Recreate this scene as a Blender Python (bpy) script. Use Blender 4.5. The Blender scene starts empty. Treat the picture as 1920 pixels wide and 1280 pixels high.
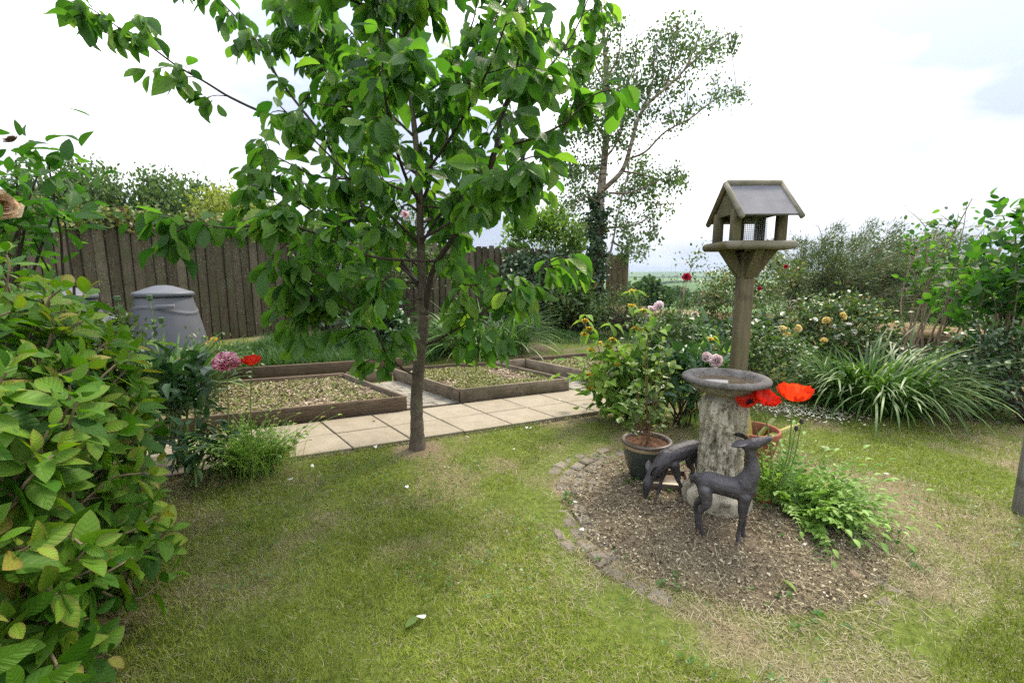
import bpy, bmesh, math
import numpy as np
from mathutils import Vector, Matrix

SC = bpy.context.scene
COL = SC.collection
R = math.radians
rng = np.random.default_rng(11)

# ------------------------------------------------------------------ camera, sky, sun, exposure
F = 853.333; H = 1.15; PITCH = R(8.53)
cd = bpy.data.cameras.new('camera'); cam = bpy.data.objects.new('camera', cd); COL.objects.link(cam)
cam.location = (0, 0, H); cam.rotation_euler = (math.pi / 2 - PITCH, 0, 0)
cd.lens = 16.0; cd.sensor_width = 36.0; cd.clip_start = 0.05; cd.clip_end = 9000
SC.camera = cam
SUN_EL, SUN_AZ = R(52), R(38)          # azimuth measured from +Y towards +X
w = bpy.data.worlds.new('World'); SC.world = w; w.use_nodes = True
nt = w.node_tree; nt.nodes.clear()
wo = nt.nodes.new('ShaderNodeOutputWorld'); bg = nt.nodes.new('ShaderNodeBackground')
sky = nt.nodes.new('ShaderNodeTexSky'); sky.sky_type = 'NISHITA'; sky.sun_disc = False
sky.sun_elevation = SUN_EL; sky.sun_rotation = SUN_AZ; sky.air_density = 1.0; sky.dust_density = 2.0
tc = nt.nodes.new('ShaderNodeTexCoord'); mp = nt.nodes.new('ShaderNodeMapping')
mp.inputs['Scale'].default_value = (1.0, 1.0, 2.6); mp.inputs['Location'].default_value = (1.9, 0.6, 0.2)
nz = nt.nodes.new('ShaderNodeTexNoise'); nz.inputs['Scale'].default_value = 1.7; nz.inputs['Detail'].default_value = 5; nz.inputs['Roughness'].default_value = 0.5
cr = nt.nodes.new('ShaderNodeValToRGB')
cr.color_ramp.elements[0].position = 0.43; cr.color_ramp.elements[0].color = (2.6, 2.9, 3.6, 1)
cr.color_ramp.elements[1].position = 0.72; cr.color_ramp.elements[1].color = (10.0, 9.8, 9.4, 1)
mx = nt.nodes.new('ShaderNodeMix'); mx.data_type = 'RGBA'; mx.inputs[0].default_value = 0.9
L = nt.links.new
L(tc.outputs['Generated'], mp.inputs['Vector']); L(mp.outputs[0], nz.inputs['Vector']); L(nz.outputs['Fac'], cr.inputs['Fac'])
sx = nt.nodes.new('ShaderNodeSeparateXYZ'); L(tc.outputs['Generated'], sx.inputs[0])        # overcast sky: brighter overhead than at the horizon
mr = nt.nodes.new('ShaderNodeMapRange'); mr.inputs['From Min'].default_value = 0.0; mr.inputs['From Max'].default_value = 1.0
mr.inputs['To Min'].default_value = 1.0; mr.inputs['To Max'].default_value = 4.2; L(sx.outputs[2], mr.inputs['Value'])
vm = nt.nodes.new('ShaderNodeVectorMath'); vm.operation = 'SCALE'; L(cr.outputs[0], vm.inputs[0]); L(mr.outputs[0], vm.inputs['Scale'])
L(sky.outputs[0], mx.inputs[6]); L(vm.outputs[0], mx.inputs[7]); L(mx.outputs[2], bg.inputs['Color'])
bg.inputs['Strength'].default_value = 0.10
L(bg.outputs[0], wo.inputs['Surface'])
sd = bpy.data.lights.new('sun', 'SUN'); sun = bpy.data.objects.new('sun', sd); COL.objects.link(sun)
sd.energy = 3.6; sd.angle = R(12); sd.color = (1.0, 0.90, 0.72)
sdir = Vector((math.sin(SUN_AZ) * math.cos(SUN_EL), math.cos(SUN_AZ) * math.cos(SUN_EL), math.sin(SUN_EL)))
sun.rotation_euler = sdir.to_track_quat('Z', 'Y').to_euler(); sun.location = (0, 0, 30)
SC.view_settings.view_transform = 'Standard'; SC.view_settings.look = 'None'
SC.view_settings.exposure = 0.72; SC.view_settings.gamma = 1.0
SC.render.engine = 'CYCLES'
cy = SC.cycles
cy.max_bounces = 8; cy.diffuse_bounces = 3; cy.glossy_bounces = 2; cy.transmission_bounces = 4; cy.transparent_max_bounces = 6
cy.use_denoising = False; cy.use_adaptive_sampling = False; cy.sample_clamp_indirect = 4.0; cy.caustics_reflective = False; cy.caustics_refractive = False


# ------------------------------------------------------------------ picture measurements -> points in the place
def ray(px, py):
    u = (px - 960) / F; v = -(py - 640) / F
    return np.array([u, math.cos(PITCH) + v * math.sin(PITCH), -math.sin(PITCH) + v * math.cos(PITCH)])
def gp(px, py, z=0.0):
    d = ray(px, py); t = (z - H) / d[2]
    return np.array([d[0] * t, d[1] * t, z])
def at(px, py, Y):
    d = ray(px, py); t = Y / d[1]
    return np.array([d[0] * t, Y, H + d[2] * t])


# ------------------------------------------------------------------ numeric helpers
def unit(a):
    a = np.asarray(a, float)
    return a / np.maximum(np.linalg.norm(a, axis=-1, keepdims=True), 1e-9)
def rdir(n):
    return unit(rng.normal(size=(n, 3)))
def U(a, b, n=None):
    return rng.uniform(a, b, n)
def _h(ix, iy, s):
    x = np.sin(ix * 127.1 + iy * 311.7 + s * 74.7) * 43758.5453
    return x - np.floor(x)
def vnoise(x, y, s=0):
    x = np.asarray(x, float); y = np.asarray(y, float)
    ix = np.floor(x); iy = np.floor(y); fx = x - ix; fy = y - iy
    fx = fx * fx * (3 - 2 * fx); fy = fy * fy * (3 - 2 * fy)
    a = _h(ix, iy, s); b = _h(ix + 1, iy, s); c = _h(ix, iy + 1, s); d = _h(ix + 1, iy + 1, s)
    return (a * (1 - fx) + b * fx) * (1 - fy) + (c * (1 - fx) + d * fx) * fy
def fbm(x, y, s=0, o=4):
    r = 0; a = 0.5; t = 0
    for k in range(o):
        r = r + a * vnoise(x, y, s + k * 13); t += a; x = x * 2.03; y = y * 2.03; a *= 0.5
    return r / t
def sstep(a, b, x):
    t = np.clip((x - a) / (b - a), 0, 1); return t * t * (3 - 2 * t)


class MB:
    """Collects geometry, then links it as one mesh object."""
    def __init__(s):
        s.v = []; s.f = []; s.n = 0; s.t = []; s.u = []
    def add(s, V, Fs, tint=0.5, uv=None):
        V = np.asarray(V, float).reshape(-1, 3); n = len(V)
        if isinstance(Fs, np.ndarray): Fs = [Fs]
        else:
            by = {}
            for f in Fs: by.setdefault(len(f), []).append(f)
            Fs = [np.array(x) for x in by.values()]
        for a in Fs:
            if len(a): s.f.append(a + s.n)
        s.v.append(V); s.n += n
        s.t.append(np.broadcast_to(np.asarray(tint, float), (n,)) if np.ndim(tint) == 0 else np.asarray(tint, float))
        s.u.append(np.zeros((n, 2)) if uv is None else np.asarray(uv, float))
        return s
    def mesh(s, name, off=(0, 0, 0), smooth=True):
        V = np.concatenate(s.v) - np.asarray(off, float)
        me = bpy.data.meshes.new(name)
        me.vertices.add(len(V)); me.vertices.foreach_set('co', V.astype(np.float32).ravel())
        li = np.concatenate([a.ravel() for a in s.f]).astype(np.int32)
        tot = np.concatenate([np.full(len(a), a.shape[1]) for a in s.f]).astype(np.int32)
        st = np.concatenate([[0], np.cumsum(tot)[:-1]]).astype(np.int32)
        me.loops.add(len(li)); me.loops.foreach_set('vertex_index', li)
        me.polygons.add(len(tot)); me.polygons.foreach_set('loop_start', st); me.polygons.foreach_set('loop_total', tot)
        me.polygons.foreach_set('use_smooth', np.full(len(tot), smooth))
        a = me.attributes.new('tint', 'FLOAT', 'POINT'); a.data.foreach_set('value', np.concatenate(s.t).astype(np.float32))
        uv = np.concatenate(s.u)
        l = me.uv_layers.new(name='UVMap'); l.data.foreach_set('uv', uv[li].astype(np.float32).ravel())
        me.update(calc_edges=True); me.validate()
        return me
    def build(s, name, mat, parent=None, loc=None, smooth=True, label=None, cat=None, group=None, kind=None):
        if s.n == 0: return None
        off = np.zeros(3); p = parent
        while p is not None:
            off = off + np.array(p.location); p = p.parent
        if parent is None and loc is not None: off = np.asarray(loc, float)
        o = bpy.data.objects.new(name, s.mesh(name, off, smooth)); COL.objects.link(o)
        if parent is not None: o.parent = parent
        elif loc is not None: o.location = [float(c) for c in loc]
        o.data.materials.append(mat)
        tag(o, label, cat, group, kind)
        return o

def tag(o, label=None, cat=None, group=None, kind=None):
    if label: o['label'] = label
    if cat: o['category'] = cat
    if group: o['group'] = group
    if kind: o['kind'] = kind
    return o
def thing(name, label, cat, loc=(0, 0, 0), group=None):
    o = bpy.data.objects.new(name, None); COL.objects.link(o); o.location = [float(c) for c in loc]; o.empty_display_size = 0.1
    return tag(o, label, cat, group)
def copy_tree(o, parent=None):
    c = o.copy(); COL.objects.link(c); c.parent = parent
    for ch in list(o.children): copy_tree(ch, c)
    return c


# ------------------------------------------------------------------ shape helpers
def _tpl(rows, w, droop=0.25, fold=0.25, tooth=0.0):
    """leaf blade: base at 0, tip at y=1; rows/w give the half outline"""
    v = [(0, 0, 0)]; uv = [(0, 0)]
    for y, a in zip(rows, w):
        z = -droop * y * y
        for sx in (-1, 0, 1):
            v.append((sx * a, y - tooth * abs(sx), z + fold * a * abs(sx))); uv.append((sx, y))
    v.append((0, 1, -droop)); uv.append((0, 1))
    f = [(0, 2, 1), (0, 3, 2)]
    k = len(rows)
    for i in range(k - 1):
        b = 1 + i * 3
        f += [(b, b + 1, b + 4, b + 3), (b + 1, b + 2, b + 5, b + 4)]
    b = 1 + (k - 1) * 3; e = len(v) - 1
    f += [(b, b + 1, e), (b + 1, b + 2, e)]
    return np.array(v, float), f, np.array(uv, float)
T_OVATE = _tpl((.12, .3, .5, .7, .88), (.30, .47, .5, .40, .2), .25, .25)
T_CHERRY = _tpl((.14, .35, .58, .78, .92), (.24, .42, .5, .40, .17), .22, .3)
T_LONG = _tpl((.2, .5, .8), (.4, .5, .28), .25, .3)
T_HEART = _tpl((.06, .2, .45, .75), (.34, .5, .44, .2), .3, .3)
T_ROUND = _tpl((.08, .3, .6, .85), (.34, .5, .48, .28), .15, .2)
T_PETAL = _tpl((.2, .5, .8, .97), (.22, .42, .55, .42), -.35, .35)
T_SMALL = (np.array([(0, 0, 0), (-.5, .5, .1), (0, .52, 0), (.5, .5, .1), (0, 1, -.1)]), [(0, 2, 1), (0, 3, 2), (1, 2, 4), (2, 3, 4)],
           np.array([(0, 0), (-1, .5), (0, .5), (1, .5), (0, 1)], float))
T_QUAD = (np.array([(0, 0, 0), (-.5, .5, .12), (0, 1, 0), (.5, .5, .12)]), [(0, 3, 2, 1)], np.array([(0, 0), (-1, .5), (0, 1), (1, .5)], float))

def leaves(mb, tpl, pos, d, nrm, ln, wd, curl=1.0, tint=0.5):
    tv, tf, tu = tpl
    pos = np.asarray(pos, float).reshape(-1, 3); N = len(pos)
    if N == 0: return
    y = unit(np.broadcast_to(d, (N, 3))); z0 = np.broadcast_to(nrm, (N, 3))
    x = np.cross(y, z0); bad = np.linalg.norm(x, axis=1) < 1e-4
    x[bad] = np.cross(y[bad], [0.3, 0.5, 0.8]); x = unit(x); z = np.cross(x, y)
    ln = np.broadcast_to(ln, (N,))[:, None, None]; wd = np.broadcast_to(wd, (N,))[:, None, None]
    cu = np.broadcast_to(curl, (N,))[:, None, None]
    V = pos[:, None, :] + x[:, None, :] * tv[None, :, 0:1] * wd + y[:, None, :] * tv[None, :, 1:2] * ln + z[:, None, :] * tv[None, :, 2:3] * ln * cu
    k = len(tv); off = (np.arange(N) * k)
    by = {}
    for f in tf: by.setdefault(len(f), []).append(f)
    Fs = [(np.array(fl)[None, :, :] + off[:, None, None]).reshape(-1, n) for n, fl in by.items()]
    t = np.repeat(np.broadcast_to(tint, (N,)), k)
    mb.add(V.reshape(-1, 3), [], t, np.tile(tu, (N, 1)))
    base = mb.n - N * k
    for a in Fs: mb.f.append(a + base)

def blades(mb, base, az, tilt, bend, ln, wd, segs=5, tint=0.5, fold=0.0, wp=None):
    """strap leaves / grass: each a ribbon that bends away from the vertical"""
    base = np.asarray(base, float); N = len(base)
    B = lambda a: np.broadcast_to(np.asarray(a, float), (N,))
    az, tilt, bend, ln, wd = map(B, (az, tilt, bend, ln, wd))
    hd = np.stack([np.cos(az), np.sin(az), np.zeros(N)], 1); sd_ = np.stack([-np.sin(az), np.cos(az), np.zeros(N)], 1)
    p = base.copy(); rows = []; uvs = []
    for j in range(segs + 1):
        s = j / segs
        if wp is None: wf = (0.55 + 0.9 * s - 1.0 * s * s) if s < 1 else 0.04
        else: wf = wp(s)
        hw = (wd * wf / 2)[:, None]
        rows.append(np.stack([p - sd_ * hw, p + sd_ * hw], 1)); uvs.append([(-1, s), (1, s)])
        a = tilt + bend * ((j + 0.5) / segs)
        p = p + (hd * np.sin(a)[:, None] + np.array([0, 0, 1.0]) * np.cos(a)[:, None]) * (ln / segs)[:, None]
    V = np.concatenate(rows, 1)                       # N, 2(segs+1), 3
    k = 2 * (segs + 1)
    f = np.array([(2 * j, 2 * j + 1, 2 * j + 3, 2 * j + 2) for j in range(segs)])
    Fa = (f[None] + (np.arange(N) * k)[:, None, None]).reshape(-1, 4)
    mb.add(V.reshape(-1, 3), Fa, np.repeat(B(tint), k), np.tile(np.array(uvs).reshape(-1, 2), (N, 1)))

def smooth_path(pts, n):
    """Catmull-Rom through pts, n points"""
    P = np.asarray(pts, float); k = len(P)
    if k == 2: return P[0] + (P[1] - P[0]) * np.linspace(0, 1, n)[:, None]
    Q = np.vstack([2 * P[0] - P[1], P, 2 * P[-1] - P[-2]])
    t = np.linspace(0, k - 1 - 1e-9, n); i = t.astype(int); f = (t - i)[:, None]
    a, b, c, d = Q[i], Q[i + 1], Q[i + 2], Q[i + 3]
    return 0.5 * (2 * b + (c - a) * f + (2 * a - 5 * b + 4 * c - d) * f * f + (3 * b - a - 3 * c + d) * f ** 3)

def tube(mb, pts, rad, sides=6, tint=0.5, cap=True, wob=0.0):
    P = np.asarray(pts, float); k = len(P); rad = np.broadcast_to(np.asarray(rad, float), (k,))
    T = np.gradient(P, axis=0); T = unit(T)
    ref = np.array([0, 0, 1.0]) if abs(T[0][2]) < 0.9 else np.array([1.0, 0, 0])
    n0 = unit(np.cross(T[0], ref)); Ns = [n0]
    for i in range(1, k):
        n = Ns[-1] - T[i] * np.dot(Ns[-1], T[i]); Ns.append(unit(n))
    Ns = np.array(Ns); Bs = np.cross(T, Ns)
    a = np.linspace(0, 2 * math.pi, sides, endpoint=False)
    rr = rad[:, None] * (1 + (wob * rng.normal(size=(k, sides)) if wob else 0))
    V = P[:, None, :] + Ns[:, None, :] * (np.cos(a)[None, :] * rr)[..., None] + Bs[:, None, :] * (np.sin(a)[None, :] * rr)[..., None]
    ln = np.concatenate([[0], np.cumsum(np.linalg.norm(np.diff(P, axis=0), axis=1))])
    uv = np.stack([np.broadcast_to(ln[:, None], (k, sides)), np.broadcast_to((a * rad.mean())[None, :], (k, sides))], -1)
    i = np.arange(k - 1)[:, None]; j = np.arange(sides)[None, :]; j2 = (j + 1) % sides
    Fa = np.stack([np.broadcast_to(x, (k - 1, sides)) for x in (i * sides + j, i * sides + j2, (i + 1) * sides + j2, (i + 1) * sides + j)], -1).reshape(-1, 4)
    Fs = [Fa]
    if cap: Fs += [np.array([list(range(sides))[::-1]]), np.array([list(range((k - 1) * sides, k * sides))])]
    mb.add(V.reshape(-1, 3), [], tint, uv.reshape(-1, 2)); base = mb.n - k * sides
    for f in Fs: mb.f.append(f + base)

def lathe(mb, prof, c=(0, 0, 0), segs=40, tint=0.5, fn=None, axis_tilt=None):
    prof = np.asarray(prof, float); k = len(prof); a = np.linspace(0, 2 * math.pi, segs, endpoint=False)
    r = np.broadcast_to(prof[:, 0:1], (k, segs)).copy(); z = np.broadcast_to(prof[:, 1:2], (k, segs)).copy()
    if fn is not None:
        r0 = r; r = fn(r, z, np.broadcast_to(a[None], (k, segs)))
        if isinstance(tint, str): tint = np.clip(.5 + (r - r0) * float(tint), 0, 1).ravel()
    V = np.stack([r * np.cos(a)[None], r * np.sin(a)[None], z], -1) + np.asarray(c, float)
    i = np.arange(k - 1)[:, None]; j = np.arange(segs)[None, :]; j2 = (j + 1) % segs
    Fa = np.stack([np.broadcast_to(x, (k - 1, segs)) for x in (i * segs + j, i * segs + j2, (i + 1) * segs + j2, (i + 1) * segs + j)], -1).reshape(-1, 4)
    mb.add(V.reshape(-1, 3), Fa, tint, np.stack([np.broadcast_to(a[None] * 0.3, (k, segs)), z], -1).reshape(-1, 2))

_boxcache = {}
def box(mb, c, size, rot=None, bev=0.004, tint=0.5, long_axis=None, jit=0.0):
    size = np.asarray(size, float)
    key = (tuple(np.round(size, 4)), round(bev, 4))
    if key not in _boxcache:
        bm = bmesh.new(); bmesh.ops.create_cube(bm, size=1.0)
        for v in bm.verts: v.co = Vector((v.co.x * size[0], v.co.y * size[1], v.co.z * size[2]))
        if bev > 0: bmesh.ops.bevel(bm, geom=list(bm.edges), offset=bev, segments=1, affect='EDGES', profile=0.5)
        bm.verts.index_update()
        _boxcache[key] = (np.array([v.co[:] for v in bm.verts]), [tuple(v.index for v in f.verts) for f in bm.faces]); bm.free()
    V, Fs = _boxcache[key]; V = V.copy()
    la = int(np.argmax(size)) if long_axis is None else long_axis
    o = [i for i in range(3) if i != la]
    uv = np.stack([V[:, la], V[:, o[0]] + V[:, o[1]] * 1.0], 1) + rng.uniform(0, 9, 2)
    if jit: V = V + rng.normal(size=V.shape) * jit
    if rot is not None: V = V @ np.array(rot.to_3x3()).T
    mb.add(V + np.asarray(c, float), Fs, tint, uv)
def rz(a): return Matrix.Rotation(a, 3, 'Z')

def board(mb, a, b, z0, z1, th, bev=0.004, tint=0.5, side=0.0):
    """upright plank from ground point a to b"""
    a = np.asarray(a[:2], float); b = np.asarray(b[:2], float); d = b - a; l = np.linalg.norm(d); an = math.atan2(d[1], d[0])
    nrm = np.array([-d[1], d[0]]) / l
    c = (a + b) / 2 + nrm * side
    box(mb, (c[0], c[1], (z0 + z1) / 2), (l, th, z1 - z0), rz(an), bev, tint)


# ------------------------------------------------------------------ materials
def nn(nt, t, **kw):
    n = nt.nodes.new('ShaderNode' + t)
    for k, v in kw.items():
        if k.startswith('_'): setattr(n, k[1:], v)
    for k, v in kw.items():
        if k.startswith('_'): continue
        key = int(k[1:]) if k[0] == 'i' and k[1:].isdigit() else k.replace('__', ' ')
        s = n.inputs[key]
        if hasattr(v, 'is_linked') or isinstance(v, bpy.types.NodeSocket): nt.links.new(v, s)
        else: s.default_value = v
    return n
def newmat(name):
    m = bpy.data.materials.new(name); m.use_nodes = True; nt = m.node_tree; nt.nodes.clear()
    return m, nt, nn(nt, 'OutputMaterial')
def ramp(nt, fac, stops, interp='LINEAR'):
    r = nn(nt, 'ValToRGB', Fac=fac); e = r.color_ramp.elements; r.color_ramp.interpolation = interp
    while len(e) < len(stops): e.new(0.5)
    for x, (p, c) in zip(e, stops):
        x.position = p; x.color = tuple(c) + (1,) if len(c) == 3 else c
    return r.outputs['Color']
def mixc(nt, f, a, b, mode='MIX'):
    n = nt.nodes.new('ShaderNodeMix'); n.data_type = 'RGBA'; n.blend_type = mode
    for i, v in ((0, f), (6, a), (7, b)):
        if isinstance(v, bpy.types.NodeSocket): nt.links.new(v, n.inputs[i])
        else: n.inputs[i].default_value = v if i == 0 else (tuple(v) + (1,) if len(v) == 3 else v)
    return n.outputs[2]
def math_(nt, op, a, b=0.0, c=None, clamp=False):
    n = nt.nodes.new('ShaderNodeMath'); n.operation = op; n.use_clamp = clamp
    for i, v in enumerate((a, b) if c is None else (a, b, c)):
        if isinstance(v, bpy.types.NodeSocket): nt.links.new(v, n.inputs[i])
        else: n.inputs[i].default_value = v
    return n.outputs[0]
def noise(nt, vec, scale, detail=4, rough=0.55, out='Fac'):
    kw = dict(Scale=scale, Detail=detail, Roughness=rough)
    if vec is not None: kw['Vector'] = vec
    return nn(nt, 'TexNoise', **kw).outputs[out]
def objco(nt): return nn(nt, 'TexCoord').outputs['Object']
def attr(nt, name='tint'): return nn(nt, 'Attribute', _attribute_name=name).outputs['Fac']
def uvscaled(nt, sx, sy):
    uv = nn(nt, 'TexCoord').outputs['UV']
    return nn(nt, 'Mapping', Vector=uv, Scale=(sx, sy, 1)).outputs[0]
def bump(nt, h, s=0.3, d=0.01): return nn(nt, 'Bump', Height=h, Strength=s, Distance=d).outputs[0]
def pbsdf(nt, out, col, rough=0.7, spec=0.3, normal=None, **kw):
    p = nn(nt, 'BsdfPrincipled')
    for k, v in (('Base Color', col), ('Roughness', rough), ('Specular IOR Level', spec), ('Normal', normal)):
        if v is None: continue
        if isinstance(v, bpy.types.NodeSocket): nt.links.new(v, p.inputs[k])
        elif k == 'Base Color': p.inputs[k].default_value = tuple(v) + (1,)
        else: p.inputs[k].default_value = v
    for k, v in kw.items(): p.inputs[k.replace('__', ' ')].default_value = v
    if out is not None: nt.links.new(p.outputs[0], out.inputs['Surface'])
    return p

def leaf_mat(name, stops, transl=0.35, rough=0.42, spec=0.4, veins=0.0, nv=7.0, edge=None, tcol=(1.25, 1.35, 0.7), base=None):
    m, nt, out = newmat(name)
    c = ramp(nt, attr(nt), stops)
    c = mixc(nt, 0.35, c, mixc(nt, 1.0, c, ramp(nt, noise(nt, objco(nt), 9.0, 3), [(0.3, (.55, .55, .55)), (0.7, (1.35, 1.35, 1.3))]), 'MULTIPLY'))
    nrm = None
    uv = nn(nt, 'TexCoord').outputs['UV']; sp = nn(nt, 'SeparateXYZ', Vector=uv); au = math_(nt, 'ABSOLUTE', sp.outputs[0])
    if veins:
        ph = math_(nt, 'SUBTRACT', sp.outputs[1], math_(nt, 'MULTIPLY', au, 0.22))
        w_ = math_(nt, 'SINE', math_(nt, 'MULTIPLY', ph, nv * 6.283))
        sv = math_(nt, 'POWER', math_(nt, 'MAXIMUM', w_, 0.0), 10.0)
        mid = math_(nt, 'SUBTRACT', 1.0, math_(nt, 'MULTIPLY', au, 14.0), clamp=True)
        vv = math_(nt, 'MAXIMUM', math_(nt, 'MULTIPLY', sv, 0.55), mid)
        c = mixc(nt, math_(nt, 'MULTIPLY', vv, veins), c, mixc(nt, 1.0, c, (1.9, 1.8, 1.5), 'MULTIPLY'))
        nrm = bump(nt, math_(nt, 'ADD', math_(nt, 'MULTIPLY', w_, 0.35), math_(nt, 'MULTIPLY', vv, -1.0)), 0.35, 0.004)
    if edge is not None:
        e = math_(nt, 'POWER', math_(nt, 'MAXIMUM', au, math_(nt, 'MULTIPLY', sp.outputs[1], sp.outputs[1])), 4.0)
        e = math_(nt, 'MULTIPLY', e, sstep_node(nt, attr(nt), 0.45, 0.95))
        c = mixc(nt, math_(nt, 'MULTIPLY', e, 0.75), c, edge)
    if base is not None:
        b = math_(nt, 'SUBTRACT', 1.0, math_(nt, 'MULTIPLY', sp.outputs[1], 4.5), clamp=True)
        c = mixc(nt, b, c, base)
    p = pbsdf(nt, None, c, rough, spec, nrm)
    tr = nn(nt, 'BsdfTranslucent', Color=mixc(nt, 1.0, c, tcol, 'MULTIPLY'))
    ms = nn(nt, 'MixShader', i0=transl, i1=p.outputs[0], i2=tr.outputs[0])
    nt.links.new(ms.outputs[0], out.inputs['Surface'])
    return m
def sstep_node(nt, v, a, b):
    n = nn(nt, 'MapRange', Value=v, From__Min=a, From__Max=b); n.interpolation_type = 'SMOOTHSTEP'
    return n.outputs[0]

def wood_mat(name, dark, mid, light, green=None, gscale=(6, 90), lichen=0.0, rough=0.85):
    m, nt, out = newmat(name)
    v = uvscaled(nt, *gscale); g = noise(nt, v, 1.0, 6, 0.65)
    t = math_(nt, 'ADD', math_(nt, 'MULTIPLY', g, 0.75), math_(nt, 'MULTIPLY', attr(nt), 0.35))
    c = ramp(nt, t, [(0.28, dark), (0.55, mid), (0.8, light)])
    oc = objco(nt)
    st = noise(nt, oc, 5.0, 5, 0.6)
    if green is not None:
        c = mixc(nt, math_(nt, 'MULTIPLY', sstep_node(nt, st, 0.42, 0.68), 0.7), c, green)
    st2 = noise(nt, nn(nt, 'Mapping', Vector=oc, Location=(3, 7, 1)).outputs[0], 11.0, 5, 0.65)
    c = mixc(nt, math_(nt, 'MULTIPLY', sstep_node(nt, st2, 0.52, 0.72), 0.5), c, tuple(x * 0.45 for x in dark))
    if lichen:
        vz = nn(nt, 'TexNoise', Vector=oc, Scale=60.0, Detail=3.0).outputs['Fac']
        k = math_(nt, 'MULTIPLY', sstep_node(nt, vz, 0.62, 0.70), sstep_node(nt, noise(nt, oc, 3.0, 3), 0.42, 0.6))
        c = mixc(nt, math_(nt, 'MULTIPLY', k, lichen), c, (.42, .43, .36))
    pbsdf(nt, out, c, rough, 0.2, bump(nt, g, 0.5, 0.004))
    return m

def stone_mat(name, stops, scale=14, fine=90, spots=None, rough=0.95, bs=0.6, bd=0.008, tw=0.15):
    m, nt, out = newmat(name); oc = objco(nt)
    a = noise(nt, oc, scale, 6, 0.65); b = noise(nt, oc, fine, 5, 0.7)
    c = ramp(nt, math_(nt, 'ADD', math_(nt, 'MULTIPLY', a, 0.6), math_(nt, 'ADD', math_(nt, 'MULTIPLY', b, 0.3), math_(nt, 'MULTIPLY', attr(nt), tw))), stops)
    if spots is not None:
        s = noise(nt, nn(nt, 'Mapping', Vector=oc, Location=(5, 2, 8)).outputs[0], 26.0, 4, 0.6)
        c = mixc(nt, math_(nt, 'MULTIPLY', sstep_node(nt, s, 0.54, 0.66), 0.75), c, spots)
    pbsdf(nt, out, c, rough, 0.2, bump(nt, math_(nt, 'ADD', b, math_(nt, 'MULTIPLY', a, 0.8)), bs, bd))
    return m
def plain_mat(name, col, rough=0.6, spec=0.4, var=0.25, scale=20, bs=0.15, metallic=0.0):
    m, nt, out = newmat(name); oc = objco(nt); n_ = noise(nt, oc, scale, 5, 0.6)
    c = mixc(nt, 1.0, tuple(col), ramp(nt, math_(nt, 'ADD', n_, math_(nt, 'MULTIPLY', math_(nt, 'SUBTRACT', attr(nt), 0.5), 0.5)), [(0.25, (1 - var,) * 3), (0.75, (1 + var,) * 3)]), 'MULTIPLY')
    pbsdf(nt, out, c, rough, spec, bump(nt, n_, bs, 0.004), Metallic=metallic)
    return m
def tint_mat(name, stops, rough=0.8, spec=0.2):
    m, nt, out = newmat(name)
    pbsdf(nt, out, ramp(nt, attr(nt), stops), rough, spec)
    return m

# ================================================================== SETTING
CX, CY = 1.0, 2.13                      # centre of the round bed
PA = np.array([.3523, .1599]); PB = np.array([.225, -.275]); P0 = np.array([-1.278, 3.157])   # slab grid: along, across, origin on the middle joint
PINV = np.linalg.inv(np.stack([PA, PB], 1))
def slab_uv(x, y):
    q = np.stack([np.asarray(x) - P0[0], np.asarray(y) - P0[1]], -1) @ PINV.T
    return q[..., 0], q[..., 1]
def circ_r(x, y):
    a = np.arctan2(y - CY, x - CX)
    return np.hypot(x - CX, y - CY) / (1 + 0.05 * np.sin(3 * a + 1) + 0.03 * np.sin(7 * a))
def dryness(x, y):
    d = fbm(x * 1.1 + 3, y * 1.1, 1, 4) * 0.65 + fbm(x * 4.5, y * 4.5, 5, 3) * 0.35
    d = 0.15 + sstep(0.34, 0.68, d) * 0.60
    c = circ_r(x, y)
    d = np.maximum(d, (1 - sstep(0.62, 0.93, c + 0.38 * (fbm(x * 3.3, y * 3.3, 9, 4) - 0.5) + .16 * sstep(2.3, 2.9, y) + .20 * sstep(1.70, 1.28, y))) * .95)
    u, v = slab_uv(x, y)
    d = np.maximum(d, 0.72 * (1 - sstep(1.0, 1.9, v + 0.8 * (fbm(x * 4, y * 4, 12, 3) - .5))) * (u > 3.5) * (v > .9))
    cb = np.hypot(x + 0.63, y - 2.9)
    return np.maximum(d, 1 - sstep(0.08, 0.26, cb))

def bedz(x, y):
    f = np.hypot(x - CX, y - CY)
    return .022 * (1 - sstep(.2, .75, f)) + .016 * (fbm(x * 9, y * 9, 50, 3) - .5) - .010

# --- land beyond the garden
def terr(x, y):
    r = np.hypot(x, y)
    z = -0.12 - 6.5 * sstep(10, 70, r) - 4.0 * sstep(70, 170, r) + 4.0 * sstep(300, 950, r)
    z = z + sstep(950, 1900, r) * (13 + 13 * (fbm(x / 420 + 4, y / 420, 3, 3) - 0.35)) + sstep(60, 250, r) * 3.0 * (fbm(x / 130, y / 130, 8, 3) - 0.5) * (1 - sstep(250, 900, r) * .6)
    return z
rr = np.concatenate([[0], np.geomspace(3, 2600, 120)]); aa = np.linspace(0, 2 * math.pi, 181)[:-1]
g = MB(); RR, AA = np.meshgrid(rr, aa, indexing='ij'); X = RR * np.sin(AA); Y = RR * np.cos(AA); Z = terr(X, Y)
i = np.arange(len(rr) - 1)[:, None]; j = np.arange(180)[None]; j2 = (j + 1) % 180
Fa = np.stack([np.broadcast_to(q, (len(rr) - 1, 180)) for q in (i * 180 + j, (i + 1) * 180 + j, (i + 1) * 180 + j2, i * 180 + j2)], -1).reshape(-1, 4)
g.add(np.stack([X, Y, Z], -1).reshape(-1, 3), Fa)
m, nt, out = newmat('fields'); oc = objco(nt)
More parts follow.
